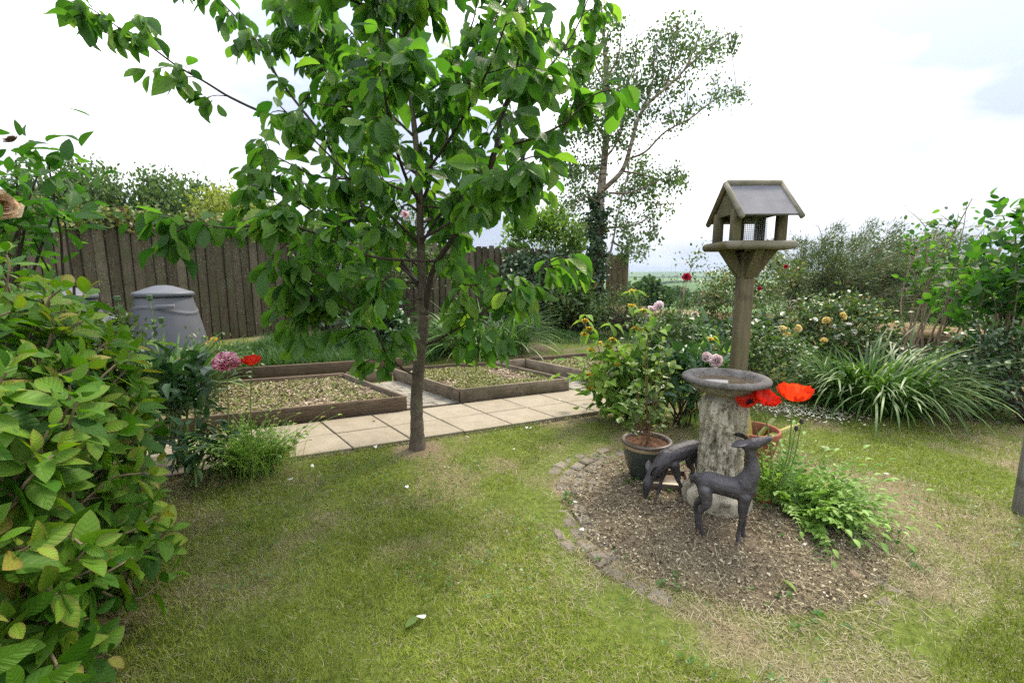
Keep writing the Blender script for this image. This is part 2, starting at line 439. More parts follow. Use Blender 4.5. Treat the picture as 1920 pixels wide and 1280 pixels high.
vo = nn(nt, 'TexVoronoi', Vector=nn(nt, 'Mapping', Vector=oc, Scale=(1 / 150, 1 / 110, 0), Rotation=(0, 0, 0.4)).outputs[0], Scale=1.0, Randomness=0.75)
fc = ramp(nt, nn(nt, 'SeparateColor', Color=vo.outputs['Color']).outputs[0], [(0.0, (.022, .055, .012)), (0.35, (.06, .13, .02)), (0.6, (.11, .18, .03)), (0.85, (.035, .085, .016)), (1.0, (.15, .15, .05))])
fc = mixc(nt, 0.35, fc, ramp(nt, noise(nt, oc, 0.05, 5), [(0.3, (.025, .055, .016)), (0.7, (.11, .16, .05))]))
pbsdf(nt, out, fc, 0.95, 0.1)
g.build('hills', m, kind='structure')

# --- lawn
LX0, LX1, LY0, LY1, LS = -9.0, 9.0, -3.0, 12.0, 0.04
nx = int((LX1 - LX0) / LS) + 1; ny = int((LY1 - LY0) / LS) + 1
gx, gy = np.meshgrid(np.linspace(LX0, LX1, nx), np.linspace(LY0, LY1, ny), indexing='ij')
gz = 0.018 * (fbm(gx * 2.2, gy * 2.2, 21, 3) - 0.5) + 0.006 * (vnoise(gx * 14, gy * 14, 22) - 0.5) - 0.012
gz = np.where(circ_r(gx, gy) < 0.8, gz - 0.012, gz)
uu, vv = slab_uv(gx, gy)
gz = np.where(vv < 1.15, np.minimum(gz, -0.022) - 0.004, gz)
edge = (gx - LX0 < .3) | (LX1 - gx < .3) | (LY1 - gy < .3)
gz = np.where(edge, -0.4, gz)
i = np.arange(nx - 1)[:, None]; j = np.arange(ny - 1)[None]
Fa = np.stack([np.broadcast_to(q, (nx - 1, ny - 1)) for q in (i * ny + j, (i + 1) * ny + j, (i + 1) * ny + j + 1, i * ny + j + 1)], -1).reshape(-1, 4)
g = MB(); g.add(np.stack([gx, gy, gz], -1).reshape(-1, 3), Fa, dryness(gx, gy).ravel())
m, nt, out = newmat('lawn_soil_and_thatch'); oc = objco(nt)
n1 = noise(nt, oc, 35, 6, 0.7); n2 = noise(nt, oc, 160, 4, 0.7)
grn = ramp(nt, n1, [(0.3, (.055, .080, .014)), (0.7, (.16, .205, .038))]); stw = ramp(nt, n2, [(0.3, (.11, .08, .045)), (0.7, (.29, .235, .145))])
c = mixc(nt, sstep_node(nt, math_(nt, 'ADD', attr(nt), math_(nt, 'MULTIPLY', math_(nt, 'SUBTRACT', n2, 0.5), 0.9)), 0.25, 0.75), grn, stw)
pbsdf(nt, out, c, 0.95, 0.1, bump(nt, math_(nt, 'ADD', n1, n2), 0.8, 0.012))
g.build('lawn', m, kind='structure')

# --- lawn grass: short mown blades, green and straw, one uncountable mass
def in_beds(x, y):
    u, v = slab_uv(x, y)
    return v < 1.02
def grass(n, ymin, ymax, wd, lmul=1.0):
    y = np.sqrt(U(ymin ** 2, ymax ** 2, n)); x = U(-1.22, 1.22, n) * (y * 1.0 + 0.25)
    an_ = np.arctan2(y - CY, x - CX); low = (an_ < -.1) & (an_ > -2.5)
    ok = ~in_beds(x, y) & (circ_r(x, y) > np.where(low, .46, .60 + .30 * fbm(x * 6, y * 6, 35, 3)) + .20 * (U(0, 1, n) - .3))
    x = x[ok]; y = y[ok]; d = dryness(x, y); n = len(x)
    dry = U(0, 1, n) < np.clip(d * 0.95 + 0.10, 0, 1)
    keep = ~dry | (U(0, 1, n) < 0.9)
    rc = circ_r(x, y); keep &= (rc > 1.0) | dry | (U(0, 1, n) < 0.12)
    x, y, d, dry = x[keep], y[keep], d[keep], dry[keep]; n = len(x)
    lush = .55 * fbm(x * 2.3, y * 2.3, 31, 3) + .45 * fbm(x * 8, y * 8, 33, 3)
    tilt = np.where(dry, U(0.8, 1.5, n), U(0.05, 0.9, n)); ln = np.where(dry, U(.012, .038, n), U(.014, .036, n) * (0.35 + 1.4 * lush)) * lmul
    t = np.where(dry, 0.62 + 0.38 * U(0, 1, n), np.clip(0.34 * U(0, 1, n) + 0.55 * (.62 - lush), 0, .5))
    zz_ = np.where(rc[keep] < .82, bedz(x, y) - .003, -0.012)
    return np.stack([x, y, zz_], 1), U(0, 6.283, n), tilt, U(-.2, 1.0, n), ln, np.full(n, wd), t
gm = MB()
for n, a, b, wd, lm in ((150000, 0.75, 2.0, .0021, 1.0), (110000, 2.0, 3.4, .0030, 1.0), (75000, 3.4, 6.5, .005, 1.15), (26000, 6.5, 10.5, .010, 1.6)):
    q = grass(n, a, b, wd, lm); blades(gm, *q[:6], segs=2, tint=q[6], wp=lambda s: (1.0, .75, .08)[int(round(s * 2))])
GRASS = leaf_mat('mown_grass', [(0, (.090, .130, .012)), (0.25, (.205, .255, .026)), (0.5, (.335, .375, .06)), (0.6, (.17, .145, .07)), (0.8, (.31, .26, .155)), (1.0, (.46, .41, .28))], 0.3, 0.6, 0.25, tcol=(1.1, 1.2, .6))
gm.build('grass', GRASS, kind='stuff', label='short patchy lawn grass, green mixed with dry straw')

# --- clover and small weeds in the turf
wm = MB(); n = 5200
y = np.sqrt(U(.8 ** 2, 4.5 ** 2, n)); x = U(-1.2, 1.2, n) * (y + .2); ok = ~in_beds(x, y) & (circ_r(x, y) > .5) & (fbm(x * 3.1, y * 3.1, 44, 3) > .55) & ((circ_r(x, y) > .95) | (U(0, 1, n) < .25))
x, y = x[ok], y[ok]; n = len(x); a = U(0, 6.283, n); rad_ = U(.004, .02, n)
for k in range(3):
    al = a + k * 2.1
    d = np.stack([np.cos(al), np.sin(al), U(.1, .5, n)], 1)
    leaves(wm, T_QUAD, np.stack([x, y, U(.004, .022, n)], 1), d, np.array([0, 0, 1.0]) + 0.3 * rdir(n), U(.008, .016, n), U(.008, .014, n), 1, U(0.1, .5, n))
WEED = leaf_mat('clover_leaf', [(0, (.03, .085, .012)), (0.5, (.07, .17, .025)), (1, (.15, .27, .06))], 0.3)
wm.build('clover', WEED, kind='stuff', label='clover and weed patches growing in the lawn')

# --- paved path: two rows of buff slabs, each with a worn edge, joints open to dark soil
SLAB = stone_mat('buff_slab', [(0.25, (.185, .155, .112)), (0.5, (.265, .228, .172)), (0.8, (.345, .302, .238))], 7, 120, spots=(.25, .20, .125), bs=0.25, bd=0.003)
g = MB()
def prism(mb, quad, z0, z1, tint, ch=0.006):
    q = np.asarray(quad, float); c = q.mean(0); qi = c + (q - c) * (1 - ch / np.linalg.norm(q - c, axis=1, keepdims=True))
    zt = np.broadcast_to(z1, (4,)) if np.ndim(z1) else np.full(4, z1)
    V = np.vstack([np.c_[q, np.full(4, z0)], np.c_[q, zt - ch * .6], np.c_[qi, zt]])
    Fs = [(0, 3, 2, 1), (8, 9, 10, 11)]
    for b in (0, 4):
        for k in range(4): Fs.append((b + k, b + (k + 1) % 4, b + 4 + (k + 1) % 4, b + 4 + k))
    mb.add(V, Fs, tint)
for a in range(-8, 6):
    for b in (-1, 0):
        s = 0.013
        q = [P0 + PA * (a + s) + PB * (b + s), P0 + PA * (a + s) + PB * (b + 1 - s), P0 + PA * (a + 1 - s) + PB * (b + 1 - s), P0 + PA * (a + 1 - s) + PB * (b + s)]
        prism(g, q, -.06, 0.006 + rng.normal(size=4) * .0012, U(.2, .9))
g.build('path', SLAB, kind='structure', smooth=False)
g = MB(); q = [P0 + PA * -8.5 + PB * -2.2, P0 + PA * -8.5 + PB * 1.0, P0 + PA * 6.3 + PB * 1.0, P0 + PA * 6.3 + PB * -2.2]
g.add(np.c_[np.array(q), np.full(4, -.004)], [(0, 1, 2, 3)])
SOIL = stone_mat('dark_soil', [(0.25, (.02, .015, .01)), (0.5, (.055, .04, .027)), (0.8, (.12, .09, .06))], 30, 150, bs=1.0, bd=0.015)
g.build('path_bedding', SOIL, kind='structure')

# --- setts between the raised beds
SETT = stone_mat('grey_sett', [(0.25, (.12, .105, .085)), (0.5, (.22, .20, .165)), (0.8, (.33, .30, .25))], 9, 90, spots=(.15, .14, .09), bs=0.5, bd=0.005)
g = MB()
DV = unit(np.array([.77, -.805])); AV = unit(PA)
def setts(o, du, dv, lu, lv, nu, nv):
    for b in range(nv):
        for a in range(-1, nu):
            sft = (b % 2) * .5
            p = o + du * (a + sft) * lu + dv * b * lv; jt = .004
            q = [p + du * jt + dv * jt, p + du * (lu - jt) + dv * jt, p + du * (lu - jt) + dv * (lv - jt), p + du * jt + dv * (lv - jt)]
            prism(g, np.array(q)[::-1] if np.cross(du, dv) < 0 else q, -.05, .004 + rng.normal(size=4) * .0015, U(0, 1), .005)
setts(np.array([-1.56, 4.62]), AV, DV, .165, .10, 4, 11)
setts(np.array([.00, 5.2]), AV, DV, .165, .10, 5, 13)
g.build('sett_paving', SETT, kind='structure', smooth=False)

# --- round bed: mulch, ring of cobbles
g = MB(); n = 90
rs = np.linspace(0, .98, 22); an = np.linspace(0, 2 * math.pi, n, endpoint=False)
RRr, AAr = np.meshgrid(rs, an, indexing='ij'); fr = .70 * (1 + .05 * np.sin(3 * AAr + 1) + .03 * np.sin(7 * AAr)) * RRr
X = CX + fr * np.cos(AAr); Y = CY + fr * np.sin(AAr)
Z = .022 * (1 - sstep(.2, .75, fr)) + .016 * (fbm(X * 9, Y * 9, 50, 3) - .5) - .010 - .03 * sstep(.93, .98, RRr)
i = np.arange(21)[:, None]; j = np.arange(n)[None]; j2 = (j + 1) % n
Fa = np.stack([np.broadcast_to(q, (21, n)) for q in (i * n + j, (i + 1) * n + j, (i + 1) * n + j2, i * n + j2)], -1).reshape(-1, 4)
g.add(np.stack([X, Y, Z], -1).reshape(-1, 3), Fa)
MULCHS = stone_mat('leafy_soil', [(0.25, (.060, .046, .030)), (0.5, (.155, .122, .080)), (0.8, (.29, .235, .16))], 26, 140, bs=1.0, bd=0.012)
g.build('bed_soil', MULCHS, kind='structure')
g = MB()
for k, (r0, dr) in enumerate(((.56, .075), (.64, .08), (.725, .08), (.81, .07))):
    nb = int(2 * math.pi * (r0 + dr / 2) / .096)
    for b in range(nb):
        a0 = 2 * math.pi * (b + (k % 2) * .5) / nb; a1 = a0 + 2 * math.pi / nb * .90
        am = (a0 + a1) / 2
        buried = .013 + .020 * sstep(.35, .75, fbm(np.array(3 * math.cos(am)) + 5 + k, np.array(3 * math.sin(am)), 60, 3)) + (.010 if am > 3.75 else 0)
        if k == 3 and not (2.0 < am < 3.6): continue
        q = []
        for rr_, a_ in ((r0 + .005, a0), (r0 + dr - .004, a0), (r0 + dr - .004, a1), (r0 + .005, a1)):
            rr2 = rr_ * (1 + .05 * math.sin(3 * a_ + 1) * .6) + rng.normal() * .006
            q.append((CX + rr2 * math.cos(a_), CY + rr2 * math.sin(a_)))
        prism(g, np.array(q), -.06, .009 - buried + rng.normal(size=4) * .003, U(0, 1), .012)
COBBLE = stone_mat('worn_cobble', [(0.25, (.075, .065, .05)), (0.5, (.165, .145, .115)), (0.8, (.28, .255, .21))], 9, 70, spots=(.20, .15, .09), bs=0.7, bd=0.008)
g.build('cobble_ring', COBBLE, kind='structure', smooth=False)

# --- leaf litter and chips on the round bed
g = MB(); n = 15000
r_ = .70 * np.sqrt(U(0, 1, n)); a = U(0, 6.283, n); x = CX + r_ * np.cos(a); y = CY + r_ * np.sin(a)
keep = (fbm(x * 7, y * 7, 70, 3) > .35) | (U(0, 1, n) < .35); x, y = x[keep], y[keep]; n = len(x)
d = rdir(n); d[:, 2] *= .35
leaves(g, T_SMALL, np.stack([x, y, bedz(x, y) + U(0, .012, n)], 1), d, np.array([0, 0, 1.0]) + .6 * rdir(n), U(.006, .021, n) * (.7 + .5 * (U(0, 1, n) > .8)), U(.004, .013, n), U(-1, 2, n), U(0, 1, n) ** 1.25)
n = 2600; r_ = .84 * np.sqrt(U(0, 1, n)); a = U(0, 6.283, n); x = CX + r_ * np.cos(a); y = CY + r_ * np.sin(a)
blades(g, np.stack([x, y, bedz(x, y) + .008], 1), U(0, 6.283, n), U(1.3, 1.6, n), U(-.2, .5, n), U(.03, .10, n), .0022, 3, U(0, .9, n))
LITTER = tint_mat('leaf_litter', [(0, (.035, .024, .015)), (0.25, (.105, .078, .046)), (0.55, (.20, .16, .10)), (0.8, (.32, .275, .175)), (0.96, (.48, .44, .33)), (1, (.16, .2, .06))])
g.build('leaf_litter', LITTER, kind='stuff', label='brown leaf litter and bark chips round the stone birdbath')
g = MB(); n = 420; r_ = .8 * np.sqrt(U(0, 1, n)); a = U(0, 6.283, n); x = CX + r_ * np.cos(a); y = CY + r_ * np.sin(a)
keep = fbm(x * 4, y * 4, 81, 3) > .52; x, y = x[keep], y[keep]
for k in range(5):
    n = len(x); d = rdir(n); d[:, 2] = U(.2, .9, n)
    leaves(g, T_SMALL, np.stack([x, y, bedz(x, y) + .004], 1) + .008 * rdir(n) * [1, 1, 0], d, np.array([0, 0, 1.0]) + .4 * rdir(n), U(.012, .03, n), U(.008, .016, n), 1, U(.1, .6, n))
g.build('weed_seedlings', WEED, kind='stuff', label='tiny green weed seedlings among the leaf litter')

# --- straw topped stone bank at the edge of the garden
bank = smooth_path([(2.05, 9.9), (3.25, 8.25), (4.5, 7.15), (5.3, 5.9), (6.0, 4.3), (6.6, 2.4)], 60)
tz = .47 + .05 * (fbm(np.linspace(0, 9, 60), np.zeros(60), 91, 3) - .5) * 2
prof = [(-.30, -.2), (-.27, .15), (-.22, .62), (-.25, .78), (-.17, .93), (0, 1.0), (.17, .95), (.25, .8), (.22, .6), (.30, .2), (.34, -.2)]
tg = unit(np.gradient(bank, axis=0)); nr = np.stack([-tg[:, 1], tg[:, 0]], 1)
V = np.array([[(bank[i, 0] + nr[i, 0] * o * (1 + .25 * rng.normal() * .5), bank[i, 1] + nr[i, 1] * o * (1 + .12 * rng.normal()), tz[i] * z + rng.normal() * .008) for o, z in prof] for i in range(60)])
k = len(prof)
Fa = np.array([(i * k + j, i * k + j + 1, (i + 1) * k + j + 1, (i + 1) * k + j) for i in range(59) for j in range(k - 1)])
wall = thing('garden_wall', 'low earth and stone bank wall topped with dry straw coloured turf', 'wall', (bank[20, 0], bank[20, 1], 0))
g = MB(); g.add(V.reshape(-1, 3), Fa, np.tile([0, 0, .2, .8, 1, 1, 1, .8, .2, 0, 0], 60))
m, nt, out = newmat('stone_and_turf'); oc = objco(nt)
vo = nn(nt, 'TexVoronoi', Vector=nn(nt, 'Mapping', Vector=oc, Scale=(1, 1, 1.7)).outputs[0], Scale=6.5)
st = mixc(nt, sstep_node(nt, vo.outputs['Distance'], .05, .75), ramp(nt, nn(nt, 'SeparateColor', Color=vo.outputs['Color']).outputs[0], [(0, (.07, .055, .04)), (.5, (.15, .12, .09)), (1, (.24, .20, .15))]), (.02, .018, .012))
tf = ramp(nt, noise(nt, oc, 45, 5, .7), [(.3, (.16, .11, .055)), (.7, (.40, .30, .17))])
c = mixc(nt, sstep_node(nt, math_(nt, 'ADD', attr(nt), math_(nt, 'MULTIPLY', math_(nt, 'SUBTRACT', noise(nt, oc, 9, 4), .5), .6)), .4, .7), st, tf)
pbsdf(nt, out, c, .95, .1, bump(nt, math_(nt, 'SUBTRACT', noise(nt, oc, 45, 5, .7), vo.outputs['Distance']), 1.0, .03))
g.build('stonework', m, wall)
g = MB(); n = 26000; s = U(0, 58.99, n); i = s.astype(int); f = (s - i)[:, None]; o = U(-.30, .27, n)
b = bank[i] * (1 - f) + bank[i + 1] * f + nr[i] * o[:, None]
zb = tz[i] * (1 - .9 * (np.abs(o) / .33) ** 3)
blades(g, np.c_[b, zb - .012], U(0, 6.283, n), U(.4, 1.5, n), U(.2, 1.4, n), U(.03, .10, n), .004, 2, np.where(U(0, 1, n) < .08, U(.1, .4, n), .60 + .4 * U(0, 1, n)), wp=lambda s: (1, .75, .1)[int(round(s * 2))])
g.build('dry_turf', GRASS, wall)

# --- timber fence
FW = wood_mat('weathered_fence_board', (.035, .027, .016), (.092, .073, .047), (.17, .142, .10), green=(.07, .075, .034), gscale=(5, 60), lichen=0.75)
FD = wood_mat('dark_fence_rail', (.03, .022, .014), (.06, .045, .03), (.10, .08, .055))
fence = thing('board_fence', 'tall weathered fence of rounded upright boards with lichen spots', 'fence', (-5.6, 7.5, 0))
def fence_run(a, b, h0, h1, panels, mat, wb=.135, gap=.008):
    a = np.array(a); b = np.array(b); d = b - a; l = np.linalg.norm(d); dv = d / l; an = math.atan2(dv[1], dv[0]); nv = np.array([-dv[1], dv[0]])
    nb = int(l / (wb + gap))
    per = max(1, nb // panels)
    for p in range(panels):
        g = MB()
        for k in range(p * per, nb if p == panels - 1 else (p + 1) * per):
            c = a + dv * (k + 1.0) * (wb + gap) + nv * .028; box(g, (c[0], c[1], (h0 + (h1 - h0) * k / nb) / 2 - .06), (wb * .7, .014, h0 + (h1 - h0) * k / nb), rz(an), .002, U(0, .3), 2)
            c = a + dv * (k + .5) * (wb + gap); h = h0 + (h1 - h0) * k / nb + rng.normal() * .012
            # half-round board: rounded towards the garden, leaning a touch
            t = U(0, 1); lean = rng.normal() * .006
            pr = [(-.5, .0), (-.46, -.016), (-.25, -.030), (0, -.035), (.25, -.030), (.46, -.016), (.5, 0), (.4, .012), (-.4, .012)]
            V = []; 
            for z in (-.05, h - .02, h):
                sc = .93 if z == h else 1
                for x, o in pr: q = c + dv * (x * wb * sc + lean * z) + nv * o * sc; V.append((q[0], q[1], z))
            n = len(pr); Fs = [tuple(range(2 * n, 3 * n))]
            for r_ in (0, n):
                for q in range(n): Fs.append((r_ + q, r_ + (q + 1) % n, r_ + n + (q + 1) % n, r_ + n + q))
            V = np.array(V); uvv = np.stack([V[:, 2] + U(0, 9), np.tile([x[0] * wb for x in pr], 3) + U(0, 9)], 1)
            g.add(V, Fs, t, uvv)
        g.build('board_panel', mat, fence, smooth=False)
    for z in (.35, (h0 + h1) / 2 - .25):
        g = MB(); c = (a + b) / 2 + nv * .05; box(g, (c[0], c[1], z), (l, .05, .09), rz(an)); g.build('rail', FD, fence)
    for p in range(panels + 1):
        g = MB(); c = a + d * p / panels + nv * .10; box(g, (c[0], c[1], (h0 + (h1 - h0) * p / panels) / 2 - .03), (.09, .09, h0 + (h1 - h0) * p / panels), rz(an)); g.build('post', FD, fence)
fence_run((-7.3, 5.35), (-4.05, 9.5), 1.98, 2.0, 3, FW)
fence_run((-4.05, 9.52), (2.0, 11.2), 1.95, 1.62, 4, FW, .12, .02)
FEP = wood_mat('smooth_end_board', (.10, .078, .045), (.18, .145, .085), (.26, .22, .14), green=(.13, .12, .055), gscale=(4, 50))
g = MB(); p0 = at(1135, 570, 10.4); p1 = at(1176, 570, 10.1)
for k in range(4):
    a = p0[:2] + (p1 - p0)[:2] * k / 4; b = p0[:2] + (p1 - p0)[:2] * (k + .97) / 4
    board(g, a, b, .2, 1.55 + rng.normal() * .004, .025, .004, U(.3, .7))
g.build('end_panel', FEP, fence)

# ================================================================== RAISED BEDS
BW = wood_mat('grey_brown_plank', (.065, .048, .034), (.185, .145, .105), (.31, .255, .20), green=(.10, .09, .05), gscale=(5, 70))
BDK = wood_mat('dark_stained_plank', (.04, .027, .018), (.105, .075, .05), (.19, .145, .10), gscale=(5, 70))
BH = .125
def bed_soil(mb, quad, z, dens):
    q = np.asarray(quad, float); n = 26
    u, v = np.meshgrid(np.linspace(0, 1, n), np.linspace(0, 1, n), indexing='ij')
    P = (q[0] * ((1 - u) * (1 - v))[..., None] + q[1] * (u * (1 - v))[..., None] + q[2] * (u * v)[..., None] + q[3] * ((1 - u) * v)[..., None])
    Z = z + .03 * (fbm(P[..., 0] * 5, P[..., 1] * 5, 101, 3) - .5)
    i = np.arange(n - 1)[:, None]; j = np.arange(n - 1)[None]
    Fa = np.stack([np.broadcast_to(q_, (n - 1, n - 1)) for q_ in (i * n + j, (i + 1) * n + j, (i + 1) * n + j + 1, i * n + j + 1)], -1).reshape(-1, 4)
    mb.add(np.c_[P.reshape(-1, 2), Z.ravel()], Fa)
    def pts(k):
        a, b = U(.02, .98, k), U(.02, .98, k)
        p = q[0] * ((1 - a) * (1 - b))[:, None] + q[1] * (a * (1 - b))[:, None] + q[2] * (a * b)[:, None] + q[3] * ((1 - a) * b)[:, None]
        return np.c_[p, z + .03 * (fbm(p[:, 0] * 5, p[:, 1] * 5, 101, 3) - .5)]
    return pts
def raised_bed(label, fl, fr, br, bl, green, chips, sides='frbl', fm=BW):
    fl, fr, br, bl = [np.asarray(p[:2], float) for p in (fl, fr, br, bl)]
    t = thing('raised_bed', label, 'raised bed', (*((fl + fr + br + bl) / 4), 0), 'raised vegetable beds')
    th = .028
    for s, a, b, m in (('f', fl, fr, fm), ('r', fr, br, BW), ('b', br, bl, BDK), ('l', bl, fl, BW)):
        if s not in sides: continue
        g = MB(); e = unit(b - a) * (.0 if s in 'fb' else .018); board(g, a + e, b - e, -.01, BH + (.0 if s in 'fb' else -.003), th, .003, U(.2, .8)); g.build('board', m, t)
    for p in (fl, fr, br, bl):
        c = p + unit((fl + fr + br + bl) / 4 - p) * .045
        g = MB(); box(g, (c[0], c[1], BH / 2 - .012), (.045, .045, BH - .004), rz(.4)); g.build('corner_post', BDK, t)
    c = (fl + fr + br + bl) / 4; ins = [p + unit(c - p) * .03 for p in (fl, fr, br, bl)]
    g = MB(); pts = bed_soil(g, ins, BH - .045, 1); g.build('soil', MULCHS, t)
    P = pts(chips); n = chips; g = MB(); d = rdir(n); d[:, 2] *= .3
    leaves(g, T_SMALL, P + [0, 0, .006], d, np.array([0, 0, 1.0]) + .5 * rdir(n), U(.015, .045, n), U(.010, .028, n), U(-1, 1.5, n), U(.0, 1.0, n))
    o = g.build('bark_chips', CHIP, t, kind='stuff')
    P = pts(green); n = green; keep = fbm(P[:, 0] * 3, P[:, 1] * 3, 105, 3) > .36; P = P[keep]; n = len(P); g = MB()
    for k in range(3):
        d = rdir(n); d[:, 2] = U(.1, .8, n)
        leaves(g, T_SMALL, P + [0, 0, .004], d, np.array([0, 0, 1.0]) + .5 * rdir(n), U(.014, .034, n), U(.009, .018, n), 1, U(.1, 1, n))
    g.build('moss_and_weeds', BEDWEED, t, kind='stuff')
    return t
CHIP = tint_mat('bark_chip', [(0, (.10, .065, .04)), (.4, (.22, .16, .10)), (.75, (.33, .26, .18)), (1, (.50, .43, .34))])
BEDWEED = leaf_mat('bed_weeds', [(0, (.06, .085, .015)), (.4, (.14, .17, .035)), (.75, (.24, .25, .07)), (1, (.30, .22, .10))], .25)
raised_bed('long raised bed of pale bark chips behind the red poppy, left of the cherry trunk', (-2.75, 2.97), (-.892, 3.734), (-1.752, 4.632), (-3.75, 3.9), 2600, 4200, fm=BDK)
raised_bed('weedy raised bed just right of the cherry trunk, front corner on the slabs', (-.463, 3.968), (.559, 4.40), (-.206, 5.241), (-1.30, 4.875), 4600, 2000)
raised_bed('farthest raised bed with strawy grass, half hidden by yellow flowered plant', (.90, 4.62), (2.2, 5.1), (1.55, 6.1), (.162, 5.445), 3600, 2200)
for a, b, lb in (((-1.735, 4.66), (-1.31, 4.86), 'short brown plank closing the gap behind the sett passage by the cherry'), ((-.19, 5.26), (.15, 5.43), 'short brown plank closing the gap between the two right hand beds')):
    g = MB(); board(g, a, b, -.01, BH, .026, .003, .6); g.build('edging_board', BW, loc=((a[0] + b[0]) / 2, (a[1] + b[1]) / 2, 0), label=lb, cat='edging board')
g = MB(); board(g, (-3.9, 4.35), (-1.3, 5.3), -.01, .16, .04, .004, .3); g.build('retaining_board', BDK, loc=(-2.6, 4.8, 0), label='dark low retaining board between bark bed and long grass', cat='retaining board')

# ================================================================== BIRD TABLE
TW = wood_mat('algae_stained_timber', (.060, .046, .028), (.145, .115, .070), (.245, .21, .145), green=(.115, .112, .05), gscale=(4, 55))
TWG = wood_mat('greyed_rounded_timber', (.10, .088, .07), (.22, .195, .155), (.35, .32, .265), green=(.13, .13, .065), gscale=(4, 60))
SLATE = stone_mat('grey_roof_slate', [(.25, (.075, .075, .085)), (.5, (.125, .125, .14)), (.8, (.19, .19, .205))], 12, 130, bs=.25, bd=.003, rough=.8)
BTX, BTY = 1.315, 2.60
BT = thing('bird_table', 'wooden bird table with slate pitched roof on a square post', 'bird table', (BTX, BTY, 0))
def btbox(name, c, s, rot=None, mat=TW, bev=.006, parent=None, tint=None, la=None):
    g = MB(); box(g, (BTX + c[0], BTY + c[1], c[2]), s, rot, bev, U(.3, .7) if tint is None else tint, la); return g.build(name, mat, parent or BT)
ro = R(-3)
btbox('post', (0.004, 0, .62), (.078, .078, 1.30), rz(ro), bev=.008)
g = MB()
hs = .168
box(g, (BTX, BTY, 1.292), (2 * hs - .02, 2 * hs - .02, .016), rz(ro), .002, .35)
g.build('tray_board', TW, BT)
for s_, (dx, dy, lx, ly) in enumerate(((0, -hs, 2 * hs + .03, .034), (0, hs, 2 * hs + .03, .034), (-hs, 0, .034, 2 * hs - .036), (hs, 0, .034, 2 * hs - .036))):
    v = rz(ro) @ Vector((dx, dy, 0)); btbox('tray_lip', (v.x, v.y, 1.297), (lx, ly, .044), rz(ro), TWG if s_ == 0 else TW, bev=.013)
for dx in (-.118, .118):
    for dy in (-.118, .118):
        v = rz(ro) @ Vector((dx, dy, 0)); btbox('corner_post', (v.x, v.y, 1.392), (.046, .046, .19), rz(ro), bev=.004)
# braces from the post up to the tray
for ax, sgn in (('x', -1), ('x', 1), ('y', -1), ('y', 1)):
    g = MB(); d = Vector((sgn, 0, 0)) if ax == 'x' else Vector((0, sgn, 0)); d = rz(ro) @ d; sd3 = Vector((-d.y, d.x, 0))
    P = [(.036, 1.135), (.048, 1.125), (.150, 1.27), (.150, 1.287), (.10, 1.287), (.036, 1.185)]
    V = [];
    for t in (-.024, .024):
        for a, z in P: q = Vector((BTX + .006, BTY, z)) + d * a + sd3 * t; V.append(q[:])
    k = len(P); Fs = [tuple(range(k))[::-1], tuple(range(k, 2 * k))] + [(i, (i + 1) % k, k + (i + 1) % k, k + i) for i in range(k)]
    V = np.array(V); g.add(V, Fs, .4, np.c_[V[:, 2] * 1.3, V[:, 0] + V[:, 1]]); g.build('brace', TW, BT, smooth=False)
# roof: slates, barge logs, ridge log, gables
RC = np.array([BTX + .012, BTY, 0]); hl, hy, zr, ze = .136, .205, 1.622, 1.452
Rm = np.array(rz(ro))
def rp(x, y, z): return RC + Rm @ np.array([x, y, 0]) + np.array([0, 0, z])
for sy in (-1, 1):
    g = MB(); n = unit(np.array([0, sy * (zr - ze), hy])); th = .010
    q = [rp(-hl, 0, zr), rp(hl, 0, zr), rp(hl, sy * (hy + .012), ze - .012), rp(-hl, sy * (hy + .012), ze - .012)]
    up = Rm @ n * th
    V = np.array(q + [p + up for p in q]); g.add(V, [(3, 2, 1, 0), (4, 5, 6, 7)] + [(i, (i + 1) % 4, 4 + (i + 1) % 4, 4 + i) for i in range(4)], .5)
    g.build('roof_slate', SLATE, BT, smooth=False)
    for sx in (-1, 1):
        g = MB(); a = rp(sx * (hl + .012), -sy * .008, zr + .018); b = rp(sx * (hl + .012), sy * (hy + .03), ze - .020)
        bl_ = np.linalg.norm(b - a); ang = math.atan2((a - b)[2], np.dot((b - a)[:2], (Rm @ np.array([0, sy, 0]))[:2]))
        box(g, (a + b) / 2, (.030, bl_ + .016, .036), rz(ro) @ Matrix.Rotation(-sy * ang, 3, 'X'), .014, .45, 1); g.build('barge_board', TWG if sy < 0 else TW, BT)
for sx in (-1, 1):
    g = MB(); x = sx * (hl - .012)
    q = [rp(x, -hy + .03, ze + .012), rp(x, hy - .03, ze + .012), rp(x, 0, zr - .01)]; q2 = [p + Rm @ np.array([.016 * sx, 0, 0]) for p in q]
    V = np.array(q + q2); g.add(V, [(0, 1, 2), (5, 4, 3)] + [(i, 3 + i, 3 + (i + 1) % 3, (i + 1) % 3) for i in range(3)], .6, np.c_[V[:, 1] * 1.0, V[:, 2]]); g.build('gable', TW, BT, smooth=False)
g = MB(); tube(g, [rp(-hl - .005, 0, zr + .014), rp(0, 0, zr + .015), rp(hl + .005, 0, zr + .013)], .020, 12, .6); g.build('ridge_pole', TWG, BT)
for sy in (-1, 1):
    g = MB(); c = rp(0, sy * (hy - .045), ze + .008); box(g, c, (2 * hl - .04, .022, .03), rz(ro), .003, .3); g.build('eave_rail', TW, BT)
